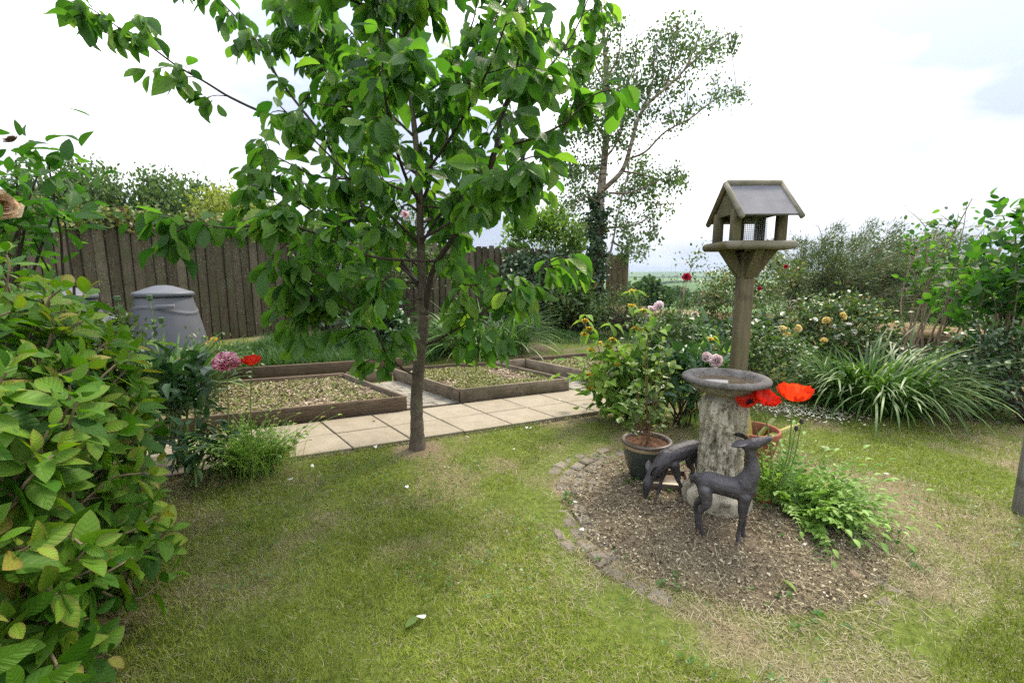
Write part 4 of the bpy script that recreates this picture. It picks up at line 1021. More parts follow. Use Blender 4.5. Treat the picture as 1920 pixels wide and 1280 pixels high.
def spawn(P, r0, density=1.0, s0=.2):
    n = len(P); ln = np.linalg.norm(np.diff(P, axis=0), axis=1).sum(); T = unit(np.gradient(P, axis=0))
    k = int(ln * 9.0 * density)
    for s in np.sort(U(s0, 1, k)):
        i = min(int(s * (n - 1)), n - 2); p = P[i]; rd = unit(rng.normal(size=3)); rd = unit(rd - T[i] * np.dot(rd, T[i]) * .7 + T[i] * .55 + np.array([0, 0, .12]))
        l = U(.06, .27) * (1.0 if s < .85 else .6); q = smooth_path([p, p + rd * l * .6 + [0, 0, .01], p + rd * l + [0, 0, -.02 * l / .2]], 4)
        tube(gb, q, np.linspace(max(.0035, r0 * .25), .0018, 4), 4)
        m = 2 + int(l * 22)
        for t in U(.35, 1, m):
            lp.append(p + (q[-1] - p) * t); ldir.append(rd)
    for s in np.linspace(.75, 1, 5): i = min(int(s * (n - 1)), n - 1); lp.append(P[i]); ldir.append(T[i])
gb = MB()
for pl, r0 in main:
    P = smooth_path([cp(*q_) for q_ in pl], 8 * len(pl)); tube(gb, P, np.linspace(r0 * .78, .003, len(P)), 7, wob=.04); spawn(P, r0)
spawn(P2, .03, .7, .35)
for k in range(10):                                    # lesser limbs filling the crown all round
    i = int(U(8, 56)); s0 = P2[i]; y_ = U(30, 520); x_ = 790 + U(-1, 1) * (330 - .30 * abs(y_ - 250)); dd = U(-.85, 1.0)
    e = cp(x_, y_, dd)
    if e[2] < s0[2] - .25: e[2] = s0[2] - .1
    P = smooth_path([s0, s0 + (e - s0) * .5 + rng.normal(size=3) * .06 - [0, 0, .05], e], 20); tube(gb, P, np.linspace(.010, .003, 20), 6); spawn(P, .008, 1.0, .3)
for k in range(6):                                    # low spreading limbs
    s0 = P2[int(U(0, 22))]; side_ = -1 if k % 5 < 3 else 1; x_ = 790 + (-U(40, 250) if side_ < 0 else U(30, 130)); y_ = U(400, 610); dd = U(-.6, .8)
    e = cp(x_, y_, dd); P = smooth_path([s0, s0 + (e - s0) * .5 + [0, 0, .07] + rng.normal(size=3) * .04, e], 20); tube(gb, P, np.linspace(.008, .003, 20), 6); spawn(P, .008, 1.0, .3)
gb.build('branches', BARK_D, CT)
lp = np.array(lp); ldir = np.array(ldir)
gl = MB(); rep = 2; N = len(lp) * rep
pos = np.repeat(lp, rep, 0) + rng.normal(size=(N, 3)) * .012; od = np.repeat(ldir, rep, 0)
side = rdir(N); side[:, 2] *= .4
d = unit(od * .35 + side * .75 + np.array([0, 0, -1.0]) * U(.25, 1.25, N)[:, None])
pet = U(.012, .035, N)[:, None]; leaves_at = pos + unit(od * .5 + side * .8 + [0, 0, -.1]) * pet
sz = U(.082, .150, N) * (.9 + .28 * (U(0, 1, N) > .8))
leaves(gl, T_CHERRY, leaves_at, d, unit(od * .4 + rdir(N) * .8 + [0, -.25, .6]), sz, sz * U(.46, .58, N), U(.2, 1.6, N), np.clip(rng.normal(.52, .22, N), 0, 1))
for a, b in zip(pos[::3], leaves_at[::3]): tube(gl, [a, b], .0011, 3, .9, cap=False)
gl.build('crown', CHERRY, CT)
FRUIT = tint_mat('unripe_cherry', [(0, (.22, .30, .05)), (.7, (.42, .40, .10)), (1, (.45, .12, .05))], .35, .5)
for k in rng.choice(len(lp), 45, replace=False):
    g = MB()
    e = lp[k] + np.array([rng.normal() * .01, rng.normal() * .01, -U(.03, .05)]); tube(g, [lp[k], e], .0009, 3, .2, cap=False)
    lathe(g, [(.0005, -.006), (.0045, -.004), (.0063, 0), (.0045, .0045), (.0005, .006)], e, 8, U(0, 1)); g.build('fruit', FRUIT, CT)

# ------------------------------------------------------------------ birch with ivy on its trunk
BBs = gp(1120, 612); BY = BBs[1]
BR = thing('birch_tree', 'slender birch tree rising beside the fence end, thin open crown', 'tree', BBs)
def bp(px, py, dy=0.0): return at(px, py, BY + dy)
BIRCHB, nt, out = newmat('birch_bark'); oc = objco(nt)
c = ramp(nt, noise(nt, nn(nt, 'Mapping', Vector=oc, Scale=(6, 6, 22)).outputs[0], 1.0, 5), [(.35, (.05, .035, .025)), (.5, (.24, .19, .145)), (.7, (.42, .37, .31))])
pbsdf(nt, out, c, .8, .2)
g = MB(); P = smooth_path([BBs + [0, 0, -.1], bp(1120, 560), bp(1122, 500), bp(1123, 406), bp(1127, 357), bp(1133, 300), bp(1139, 219), bp(1137, 150), bp(1133, 81), bp(1128, 20), bp(1124, -30)], 60)
tube(g, P, np.interp(np.linspace(0, 1, 60), [0, .1, .4, 1], [.13, .10, .085, .012]), 12, wob=.04)
P = smooth_path([bp(1130, 357), bp(1166, 321, -.2), bp(1182, 276, -.3), bp(1195, 227, -.4), bp(1215, 195, -.5), bp(1247, 166, -.6), bp(1284, 130, -.7), bp(1300, 93, -.7), bp(1318, 50, -.7)], 40); tube(g, P, np.linspace(.055, .010, 40), 8)
BB2 = [P]
P = smooth_path([bp(1120, 605), bp(1134, 508, -.15), bp(1146, 467, -.2), bp(1162, 386, -.3), bp(1176, 330, -.35), bp(1186, 250, -.4)], 30); tube(g, P, np.linspace(.030, .008, 30), 7); BB2.append(P)
g.build('trunk', BIRCHB, BR)
g = MB()
sec = [[(1180, 298), (1211, 284), (1247, 248), (1296, 221), (1329, 195), (1373, 171), (1403, 182)], [(1134, 428), (1190, 422), (1219, 408), (1228, 430)], [(1142, 362), (1182, 361), (1239, 337), (1285, 318)], [(1195, 228), (1222, 163), (1226, 120), (1232, 80)],
       [(1138, 219), (1170, 170), (1190, 120), (1195, 70)], [(1135, 260), (1100, 200), (1085, 150)], [(1128, 340), (1090, 310), (1062, 330)], [(1125, 380), (1095, 370), (1070, 400)], [(1133, 300), (1160, 260), (1172, 200), (1180, 160)], [(1137, 150), (1160, 100), (1166, 40)], [(1136, 160), (1112, 110), (1105, 40)], [(1284, 130), (1330, 90), (1365, 65)], [(1247, 166), (1262, 110), (1270, 40)], [(1150, 455), (1180, 470), (1210, 480)], [(1166, 321), (1215, 330), (1260, 345)]]
for s in sec:
    dd = rng.normal() * .4; P = smooth_path([bp(x, y, dd * k / len(s) - .2) for k, (x, y) in enumerate(s)], 6 * len(s)); tube(g, P, np.linspace(.024, .006, len(P)), 5); BB2.append(P)
gbr = g
BBM = plain_mat('birch_branch', (.16, .115, .085), .8, .2, .3, 20)
cl = [(1110, 140, 42), (1160, 110, 48), (1130, 60, 38), (1190, 150, 38), (1230, 110, 46), (1272, 58, 42), (1290, 95, 42), (1340, 85, 34), (1372, 72, 22), (1250, 170, 36), (1180, 200, 42), (1100, 200, 46), (1110, 260, 38), (1160, 250, 36), (1080, 300, 34), (1072, 340, 34), (1258, 215, 20), (1290, 200, 28), (1340, 160, 24), (1382, 178, 22), (1200, 320, 36), (1180, 360, 40), (1220, 350, 38), (1255, 330, 30), (1282, 335, 20), (1240, 385, 24), (1226, 430, 20), (1180, 420, 38), (1180, 460, 30), (1080, 380, 38), (1100, 425, 30), (1202, 468, 16), (1060, 250, 30), (1160, 30, 22), (1150, 160, 40), (1120, 320, 30), (1140, 200, 40), (1230, 60, 20), (1085, 120, 32), (1210, 195, 28)]
tw = g; g = MB()
for x, y, r_ in cl:
    m = int(r_ * r_ * .24); rr_ = r_ / F * BY; dd = rng.normal() * .45; c = bp(x, y, dd); allp = np.vstack(BB2); near = allp[np.argmin(np.linalg.norm(allp - c, axis=1))]; tube(tw, smooth_path([near, (near + c) / 2 + [0, 0, .08], c], 6), np.linspace(.009, .006, 6), 4)
    sub = c + rdir(9) * U(.3, 1, 9)[:, None] * rr_ * np.array([1, 1, .9])
    for q_ in sub: tube(tw, smooth_path([c, (c + q_) / 2 + [0, 0, .06], q_ + [0, 0, -.05]], 5), np.linspace(.006, .003, 5), 3, cap=False)
    pk = sub[rng.integers(0, 9, m)]; pos = pk + rng.normal(size=(m, 3)) * rr_ * .24 * np.array([1, 1, 1.25]) - np.array([0, 0, .05])
    d = rdir(m); d[:, 2] = -np.abs(d[:, 2]) - .35
    s = U(.046, .084, m); leaves(g, T_SMALL, pos, d, rdir(m), s, s * .82, 1, np.clip(rng.normal(.5, .25, m), 0, 1))
for P in BB2:
    m = int(len(P) * 5); pk = P[rng.integers(len(P) // 4, len(P), m)]; d = rdir(m); d[:, 2] = -np.abs(d[:, 2]) - .3; s = U(.036, .065, m)
    leaves(g, T_SMALL, pk + rng.normal(size=(m, 3)) * .10, d, rdir(m), s, s * .8, 1, np.clip(rng.normal(.5, .25, m), 0, 1))
g.build('crown', BIRCHL, BR); tw.build('branches', BBM, BR)

# ------------------------------------------------------------------ shrubs: stems from the base, leaf sprays round many growing points
def shrub(name, label, cat, base, pts, LM, tpl, n, ls, asp=.5, spread=.12, up=.4, outw=.6, stem=BARK_D, srad=.008, tm=(.5, .22), group=None, droop=0.0, stems=True, sjit=.15):
    base = np.asarray(base, float); t = thing(name, label, cat, base, group); pts = np.asarray(pts, float)
    if stems:
        g = MB()
        for p in pts:
            md = base + (p - base) * .5 + rng.normal(size=3) * np.linalg.norm(p - base) * sjit * .4 + [0, 0, .08 * np.linalg.norm(p - base)]
            P = smooth_path([base + rng.normal(size=3) * [.03, .03, 0], md, p], 8); tube(g, P, np.linspace(srad, srad * .35, 8), 5, cap=False)
        g.build('stems', stem, t)
    g = MB(); m = int(n / len(pts)); cen = pts.mean(0)
    for p in pts:
        q_ = p + rng.normal(size=(m, 3)) * spread * np.array([1, 1, .85]); o = unit(q_ - (base * .4 + cen * .6)); r_ = rdir(m)
        d = unit(o * outw + r_ * .8 + np.array([0, 0, up - droop])); nr_ = unit(o * .3 + np.array([0, 0, .8]) + .6 * rdir(m))
        s = U(ls * .65, ls * 1.25, m); leaves(g, tpl, q_, d, nr_, s, s * asp, U(.3, 1.4, m), np.clip(rng.normal(tm[0], tm[1], m), 0, 1))
    g.build('foliage', LM, t)
    return t
def dome(c, r, n, low=-.4):
    d = rdir(n); d[:, 2] = np.where(d[:, 2] < low, -d[:, 2], d[:, 2]); return np.asarray(c) + d * np.asarray(r) * U(.55, 1.0, n)[:, None]
def flowers(t, name, where, up, rad, layers, mat, tint=(0, 1), cup=.9, label=None, stem_to=None, stemmat=None, w=1.0):
    for p in where:
        g = MB(); bloom(g, p, np.array(up) + .35 * rng.normal(size=3), rad * U(.85, 1.15), layers, cup, tint, w=w); o = g.build(name, mat, t, label=label)
        if stem_to is not None:
            g = MB(); b = np.array(stem_to) + rng.normal(size=3) * [.04, .04, 0]; tube(g, smooth_path([b, (b + p) / 2 + rng.normal(size=3) * .02, p], 8), np.linspace(.004, .0025, 8), 5); g.build('flower_stem', stemmat or STEM_G, t)

# ------------------------------------------------------------------ hydrangea close on the left
HB = np.array([-1.86, 1.42, 0]); HE = np.array([-.66, .75, 0]); HN_ = np.array([.75, .66, 0])
HY = thing('hydrangea_bush', 'big leafy hydrangea bush with green budding heads, close on the left', 'bush', HB)
gs = MB(); gl = MB(); gf = MB(); heads = []
nsh = 0
def hyd_r(d): return np.array([.86, 1.0, 1.02])
tips = []
while len(tips) < 600:
    d = rdir(1)[0]
    if d[2] < -.5: continue
    lump = 1 + .16 * (vnoise(d[0] * 3 + 7, d[1] * 3 + d[2] * 4, 300) - .5)
    k = U(.80, 1.0) if rng.random() < .8 else U(.5, .8)
    p = HB + np.array([0, 0, .40]) + (HE * d[0] * 1.22 + HN_ * d[1] * .58 + np.array([0, 0, d[2] * .88])) * lump * k
    d = unit(HE * d[0] * .6 + HN_ * d[1] + np.array([0, 0, d[2]]))
    if p[2] < .03 or p @ HE < 1.12 or p[0] / max(p[1], .1) < -1.7: continue
    tips.append((p, d))
for p, d in tips:
    out_ = unit(d + np.array([0, 0, .55]) + .35 * rng.normal(size=3)); b = HB + HE * float(np.clip((p - HB) @ HE, -.7, .7)) * .7 + np.array([rng.normal() * .10, rng.normal() * .10, 0])
    P = smooth_path([b, b + (p - b) * .5 + [0, 0, .05] + rng.normal(size=3) * .04, p - out_ * .10, p], 9); tube(gs, P, np.linspace(.006, .0028, 9), 5, cap=False)
    e1 = unit(np.cross(out_, rng.normal(size=3))); e2 = np.cross(out_, e1)
    young = rng.random()
    for lv in range(4):
        q_ = p - out_ * (.032 * (3 - lv)); a = lv * 1.57 + U(-.2, .2); sz = (.106, .102, .086, .055)[lv] * U(.78, 1.15)
        for s_ in (-1, 1):
            h = (e1 * math.cos(a) + e2 * math.sin(a)) * s_; op = (1.45, 1.3, 1.0, .55)[lv] + rng.normal() * .2
            dd = unit(h * math.sin(op) + out_ * math.cos(op) + [0, 0, -.12]); nr_ = unit(out_ * math.sin(op) - h * math.cos(op) + .15 * rng.normal(size=3))
            leaves(gl, T_OVATE, [q_ + dd * .015], dd, nr_, sz, sz * U(.48, .60), U(.2, 1.2), float(np.clip(rng.normal(.36 + .09 * lv + .14 * (young > .7), .19), 0, 1)))
    if d[2] > .25 and rng.random() < .22: heads.append((p + out_ * .03, out_))
gs.build('stems', BARK_L, HY); gl.build('foliage', HYDRL, HY)
HEADM = tint_mat('green_flower_bud', [(0, (.16, .24, .06)), (.6, (.30, .37, .14)), (1, (.50, .52, .30))], .7)
for p, u in heads[:11]:
    g = MB(); u = unit(u); e1 = unit(np.cross(u, [.2, .9, .3])); e2 = np.cross(u, e1); n = 70
    r_ = .024 * np.sqrt(U(0, 1, n)); a = U(0, 6.283, n); c = p + (r_ * np.cos(a))[:, None] * e1 + (r_ * np.sin(a))[:, None] * e2 + ((.010 - 6 * r_ ** 2)[:, None]) * u
    for q_ in c: lathe(g, [(.0003, -.0028), (.0028, 0), (.0003, .0028)], q_, 5, U(0, 1))
    for q_ in c[::5]: tube(g, [p - u * .012, q_], .0008, 3, .2, cap=False)
    g.build('flower_head', HEADM, HY)

# ------------------------------------------------------------------ shrub at the left edge with peach roses, and a white rose low down
b = np.array([-2.95, 2.45, 0])
LS_ = shrub('climbing_rose', 'large leaved climbing rose at the left edge with peach blooms', 'rose bush', b, np.vstack([dome((-3.0, 2.5, 1.50), (.40, .35, .30), 26, -.9), [at(70, 330, 2.5), at(110, 380, 2.45), at(90, 300, 2.6), at(120, 405, 2.4), at(40, 420, 2.4), at(30, 300, 2.6)]]), DKLEAF if False else CHERRY, T_OVATE, 620, .102, .5, .10, .0, .7, srad=.012, tm=(.3, .2))
flowers(LS_, 'rose_bloom', [at(-2, 385, 2.2)], (.6, -.6, .2), .062, ROSE_LAYERS, PEACH)
flowers(LS_, 'faded_bloom', [at(24, 266, 2.4)], (.1, -.6, .5), .03, ROSE_LAYERS, plain_mat('brown_withered_petal', (.17, .10, .075), .8))

# ------------------------------------------------------------------ strap leaved clumps
def strap_clump(name, label, c, rad, n, ln, wd, mat, group=None, tm=(.5, .25), lean=(.1, .9), bend=(.6, 1.9), segs=8, cat='plant'):
    t = thing(name, label, cat, c, group); g = MB()
    r_ = rad * np.sqrt(U(0, 1, n)); a = U(0, 6.283, n); b = np.asarray(c) + np.stack([r_ * np.cos(a), r_ * np.sin(a), np.zeros(n)], 1)
    az = a + rng.normal(size=n) * .7
    blades(g, b, az, U(*lean, n) * (.4 + .6 * r_ / rad), U(*bend, n), U(ln * .55, ln * 1.1, n), U(wd * .7, wd * 1.2, n), segs, np.clip(rng.normal(tm[0], tm[1], n), 0, 1))
    g.build('foliage', mat, t); return t
strap_clump('daylily_clump', 'wide fountain of arching daylily leaves below the bank on the right', (3.16, 3.92, 0), .42, 900, .80, .020, STRAPL, 'daylily clumps', tm=(.56, .24), lean=(.0, .6), bend=(1.0, 2.4))
p = gp(905, 672); strap_clump('daylily_clump', 'arching daylily clump behind the middle raised bed, in front of ivy', (p[0], p[1] + .55, 0), .62, 520, 1.0, .028, STRAPL, 'daylily clumps', tm=(.55, .25), lean=(.05, .8), bend=(.9, 2.0))
p = at(322, 690, 3.75); strap_clump('daylily_clump', 'broad strap leaved clump in front of the full view compost bin', (p[0], p[1], 0), .20, 190, .72, .030, STRAPL, 'daylily clumps', tm=(.6, .2), lean=(.05, .6), bend=(.5, 1.6))

# long uncut grass along the fence foot
g = MB(); n = 40000
s = U(0, 1, n); o = U(0, 1, n)
o = o ** .8; x = -4.5 + s * 3.5 - .1 * o; y = 4.45 + s * 1.25 + o * (1.5 + 3.1 * s)
x = np.r_[x, U(-.9, 2.2, 9000)]; y = np.r_[y, 7.4 + U(0, 2.1, 9000)]; n = len(x)
hgt = (.05 + .34 * fbm(x * 2.1, y * 2.1, 400, 4) ** 1.4) * np.where(x > -.9, .42, 1.25)
blades(g, np.stack([x, y, np.full(n, -.01)], 1), U(0, 6.283, n), U(0, .5, n), U(.2, 1.3, n), hgt * U(.6, 1.25, n), U(.006, .011, n), 4, np.clip(rng.normal(.45, .25, n), 0, 1))
g.build('long_grass', LONGG, kind='stuff', label='long uncut grass growing along the foot of the fence')

# ------------------------------------------------------------------ ivy
def ivy_sheet(mb, pts, n, spread, ls, nrm, tm=(.45, .25)):
    pts = np.asarray(pts, float); k = pts[rng.integers(0, len(pts), n)] + rng.normal(size=(n, 3)) * spread
    nr_ = unit(np.asarray(nrm) + .6 * rdir(n)); d = unit(rdir(n) * .8 + [0, 0, -.7]); s = U(ls * .6, ls * 1.3, n)
    leaves(mb, T_HEART, k, d, nr_, s, s * .85, U(.2, 1.2, n), np.clip(rng.normal(tm[0], tm[1], n), 0, 1))
g = MB(); pts = []
for x in np.linspace(955, 1085, 14):
    for y in np.linspace(485, 640, 12):
        if y < 500 and x > 1075: continue
        pts.append(at(x, y, 9.75 - .25 * (y - 485) / 150 + .15 * rng.normal()))
ivy_sheet(g, pts, 4600, .09, .085, (-.2, -1, .3)); o = thing('ivy', 'dark curtain of ivy covering the far fence between daylilies and birch', 'ivy', (at(1020, 600, 9.7)[0], 9.7, 0))
g.build('foliage', IVYL, o); g = MB()
for k in range(12):
    x = 960 + k * 10; tube(g, smooth_path([at(x, 650, 9.75), at(x + 8, 590, 9.78), at(x - 6, 540, 9.8), at(x + 5, 490, 9.8)], 12), .008, 5)
g.build('stems', BARK_D, o)
g = MB(); o = thing('ivy', 'ivy sleeve climbing the lower trunk of the birch', 'ivy', BBs)
pts = [bp(1121 + rng.normal() * 7, y, rng.normal() * .09 - .05) for y in np.linspace(365, 612, 80)]; ivy_sheet(g, pts, 2600, .055, .07, (0, -1, .2), (.55, .25)); g.build('foliage', IVYL, o)
g = MB()
for k in range(4): tube(g, smooth_path([bp(1114 + 5 * k, 612, -.13), bp(1118 + 3 * k, 520, -.13), bp(1117 + 4 * k, 440, -.12), bp(1121, 370, -.11)], 16), .009, 5)
g.build('stems', BARK_D, o)
# brown green creeper lying along the fence top
g = MB(); pts = []
FA, FB = np.array([-7.3, 5.35]), np.array([-4.05, 9.5])
for s in np.linspace(.02, .99, 90):
    p = FA + (FB - FA) * s; pts.append((p[0], p[1], 1.98 + .05 * rng.normal() + .12 * max(0, s - .55)))
ivy_sheet(g, pts, 3600, .085, .06, (.3, -.6, .7), (.5, .3)); o = thing('creeper', 'bronze and green creeper trailing along the top of the fence', 'creeper', (-5.6, 7.5, 0))
CREEP = leaf_mat('bronze_green_creeper', [(0, (.08, .04, .02)), (.3, (.09, .12, .025)), (.65, (.15, .22, .04)), (1, (.24, .20, .06))], .25)
g.build('foliage', CREEP, o); g = MB(); P = np.array(pts); P[:, 2] -= .03; tube(g, P, .011, 5); g.build('stems', BARK_D, o)

# ------------------------------------------------------------------ shrubs at and behind the fence
p = at(440, 400, 9.2); shrub('golden_shrub', 'golden yellow leaved shrub spilling over the fence left of the cherry', 'shrub', (p[0], 9.4, 0), dome(at(435, 395, 9.2), (.75, .4, .34), 26, -.6), GOLDL, T_SMALL, 2600, .075, .55, .14, .3, .6)
p = at(1025, 450, 10.9); shrub('laurel_bush', 'bright green evergreen bush showing above the far fence by the birch', 'bush', (p[0], 11.3, 0), dome(at(1028, 450, 11.2), (.95, .6, .62), 40, -.7), LAUREL, T_LONG, 3200, .13, .42, .16, .45, .6, tm=(.6, .25))
TRK = plain_mat('hedge_bark', (.10, .08, .06), .85, .2, .3, 15)
def hedge_tree(label, px, top, base_y, Y, wpx, n, LM=HEDGEL, ls=.13, group='trees behind the fence', name='willow_tree', tpl=T_SMALL, tm=(.5, .22)):
    c = at(px, top, Y); b = np.array([c[0], Y, terr(c[0], Y)]); t = thing(name, label, 'tree', b, group)
    h = c[2] - b[2]; rw = wpx / F * Y / 2; g = MB(); gl = MB(); ns = 34
    tube(g, smooth_path([b, b + [0, 0, h * .3], b + [.1, 0, h * .55]], 8), np.linspace(.10, .05, 8), 8)
    for k in range(ns):
        a = U(0, 6.283); e = U(.1, 1); r_ = rw * U(.3, 1.0); z = h * (.97 - .24 * (r_ / rw) ** 2 * U(.5, 1.2) - .05 * rng.random()) * U(.74 if k % 2 else .92, 1.0)
        tip = b + [math.cos(a) * r_, math.sin(a) * r_ * .7, z]; md = b + [math.cos(a) * r_ * .45, math.sin(a) * r_ * .3, z * .62]
        P = smooth_path([b + [0, 0, h * .3], md, tip], 10); tube(g, P, np.linspace(.03, .006, 10), 4, cap=False)
        m = int(n / ns); q_ = P[rng.integers(3, 10, m)] + rng.normal(size=(m, 3)) * rw * .11; d = rdir(m); d = unit(d + (tip - md) * .5 + [0, 0, .4]); s = U(ls * .6, ls * 1.2, m)
        leaves(gl, tpl, q_, d, rdir(m), s, s * .5, 1, np.clip(rng.normal(tm[0], tm[1], m), 0, 1))
    g.build('trunk', TRK, t); gl.build('crown', LM, t); return t
for a in (('soft grey green willow at far left behind the fence', 95, 285, 0, 12.5, 190, 9000), ('rounded willow crown showing in the middle of the left fence', 225, 300, 0, 13.5, 210, 10000), ('lower willow crown sloping down towards the golden shrub', 330, 318, 0, 14, 200, 9500), ('last small willow crown half lost behind the cherry leaves', 410, 352, 0, 14, 140, 5500)):
    hedge_tree(*a, ls=.15)
# shrubs growing in front of the far fence, seen through the cherry
p = gp(730, 640); b = np.array([p[0], 8.6, 0]); t = shrub('rose_shrub', 'tall rambling shrub rose seen through the cherry, one pink bloom', 'rose bush', b, dome((b[0], b[1], 1.5), (.95, .5, .75), 40, -.8), ROSEL, T_SMALL, 3000, .075, .55, .16, .2, .6)
flowers(t, 'rose_bloom', [at(760, 402, 8.1)], (0, -1, .2), .07, ROSE_LAYERS, PINK, tint=(.5, 1))
p = gp(600, 640); b = np.array([p[0], 8.0, 0]); shrub('dark_shrub', 'dark green shrub at the fence corner left of the cherry trunk', 'shrub', b, dome((b[0] + .1, b[1], .75), (.6, .45, .6), 26, -.8), IVYL, T_LONG, 2000, .11, .5, .13, .3, .6, tm=(.75, .2))
p = gp(690, 668); b = np.array([p[0], 6.6, 0]); shrub('dark_shrub', 'shady low bush behind the retaining board and cherry trunk', 'shrub', b, dome((b[0], b[1], .36), (.42, .3, .35), 16, -.8), DKLEAF, T_LONG, 900, .11, .5, .10, .3, .6)
p = at(1080, 585, 9.0); b = np.array([p[0], 9.0, 0]); shrub('viburnum_shrub', 'mid green shrub at the foot of the birch with a few bronze leaves', 'shrub', b, dome((b[0] - .05, b[1], .45), (.5, .35, .42), 20, -.8), ROSEL, T_LONG, 1400, .11, .5, .11, .3, .6, tm=(.55, .25))
p = at(1165, 620, 8.0); b = np.array([p[0], 8.2, 0]); shrub('white_flowered_shrub', 'loose shrub dotted with tiny white flowers below the fence end', 'shrub', b, dome((b[0], b[1], .4), (.5, .35, .38), 20, -.8), ROSEL, T_SMALL, 1500, .06, .5, .11, .3, .6)

# ------------------------------------------------------------------ phlomis: whorls of yellow hooded flowers up tall stems
pb = gp(1195, 792); pb[1] += .12
PH = thing('phlomis_plant', 'tall felted plant with whorls of yellow flowers by the paving end', 'plant', pb)
PHY = pb[1]
spec_ = [(1188, 545, 0, [(1186, 548), (1184, 575), (1192, 618), (1212, 618)]), (1098, 590, .0, [(1097, 603), (1096, 628), (1105, 618), (1108, 658)]), (1105, 690, -.1, [(1105, 704), (1106, 730)]), (1148, 610, .1, [(1149, 638), (1122, 645), (1139, 650)]), (1205, 580, .12, [(1206, 584), (1203, 620)]),
         (1292, 730, -.15, [(1293, 732), (1297, 768), (1290, 772)]), (1333, 630, .3, [(1333, 637), (1331, 668)]), (1205, 660, 0, [(1206, 672)]), (1157, 680, -.1, [(1157, 686)]), (1240, 690, .1, [(1221, 712)]), (1262, 660, .2, [(1266, 664)]), (1160, 760, -.2, []), (1120, 760, -.15, []), (1230, 770, -.2, []), (1180, 720, 0, []), (1260, 740, 0, []), (1215, 720, .2, []), (1140, 710, .1, [])]
gst = MB(); gl = MB()
YB = petal('phlomis_yellow', [(0, (.50, .34, .03)), (.5, (.76, .56, .06)), (1, (.85, .70, .20))], .3)
CALYX = plain_mat('green_calyx', (.22, .28, .08), .7, .2, .3, 40)
for x, y, dy, wh in spec_:
    tip = at(x, y, PHY + dy); P = smooth_path([pb + [rng.normal() * .06, rng.normal() * .06, 0], pb + (tip - pb) * [.55, .55, .45] + [0, 0, .02], tip], 14); tube(gst, P, np.linspace(.006, .003, 14), 6)
    lvls = [at(a, b_, PHY + dy) for a, b_ in wh]
    for z, c in enumerate(lvls):
        g = MB(); n = 46; a = U(0, 6.283, n); e_ = U(.0, 1.1, n); h = np.stack([np.cos(a) * np.cos(e_), np.sin(a) * np.cos(e_), np.sin(e_)], 1)
        leaves(g, T_ROUND, c + h * [.010, .010, .006], unit(h + .25 * rdir(n)), unit(np.array([0, 0, 1.0]) - h * .5 + .3 * rdir(n)), U(.020, .032, n), U(.012, .017, n), 2.0, U(0, 1, n))
        f_ = g.build('flower_whorl', YB, PH); g = MB(); lathe(g, [(.002, -.016), (.011, -.008), (.012, .004), (.006, .014)], c, 10); g.build('calyx', CALYX, f_)
    k = 5 if wh else 6
    for q_ in list(lvls) + [P[int(i)] for i in np.linspace(3, 13, k)]:
        a = U(0, 6.283)
        for s_ in (0, 1):
            h = np.array([math.cos(a + s_ * math.pi), math.sin(a + s_ * math.pi), 0]); low = (q_[2] < tip[2] * .55); sz = U(.10, .15) if low else U(.075, .105)
            leaves(gl, T_HEART, [q_ + h * .02], unit(h * U(.5, 1.0) + [0, 0, U(-.9, .1)]), unit(h * .5 + [0, 0, .8]), sz, sz * .55, U(.4, 1.5), float(np.clip(rng.normal(.5, .22), 0, 1)))
m = 380; c = pb + rng.normal(size=(m, 3)) * [.20, .14, .15] + [-.02, 0, .28]; c[:, 2] = np.abs(c[:, 2]); d = unit(rdir(m) + unit(c - pb) * .6); s = U(.08, .15, m)
leaves(gl, T_HEART, c, d, unit(rdir(m) * .6 + [0, 0, .8]), s, s * .58, U(.3, 1.3, m), np.clip(rng.normal(.4, .22, m), 0, 1))
gst.build('stems', STEM_G, PH); gl.build('foliage', PHLOL, PH)

# ------------------------------------------------------------------ peony with pale pink blooms
b = np.array([1.85, 5.1, 0]); pe = shrub('peony_plant', 'dark leaved peony with large pale pink blooms behind the yellow whorls', 'plant', b, dome((1.9, 5.1, .24), (.45, .40, .24), 30, -.7), DKLEAF, T_LONG, 1500, .12, .42, .11, .3, .6)
for x, y, dy, r_ in ((1236, 575, 4.75, .055), (1220, 582, 4.8, .045), (1216, 598, 4.75, .05), (1212, 615, 4.7, .045), (1232, 618, 4.7, .04), (1303, 588, 5.0, .035), (1345, 678, 3.0, .05), (1328, 672, 3.05, .03)):
    if y < 650: flowers(pe, 'peony_bloom', [at(x, y, dy)], (-.1, -.9, .5), r_, ROSE_LAYERS, PINKW, stem_to=b)
b2 = np.array([1.30, 3.35, 0]); t2 = shrub('peony_plant', 'small peony with a pink white bloom against the foot of the bird table', 'plant', b2, dome((1.25, 3.35, .30), (.30, .22, .22), 14, -.6), DKLEAF, T_LONG, 420, .11, .42, .09, .3, .6)
flowers(t2, 'peony_bloom', [at(1345, 678, 3.1), at(1324, 671, 3.1)], (-.1, -.8, .6), .042, ROSE_LAYERS, PINKW, stem_to=b2)

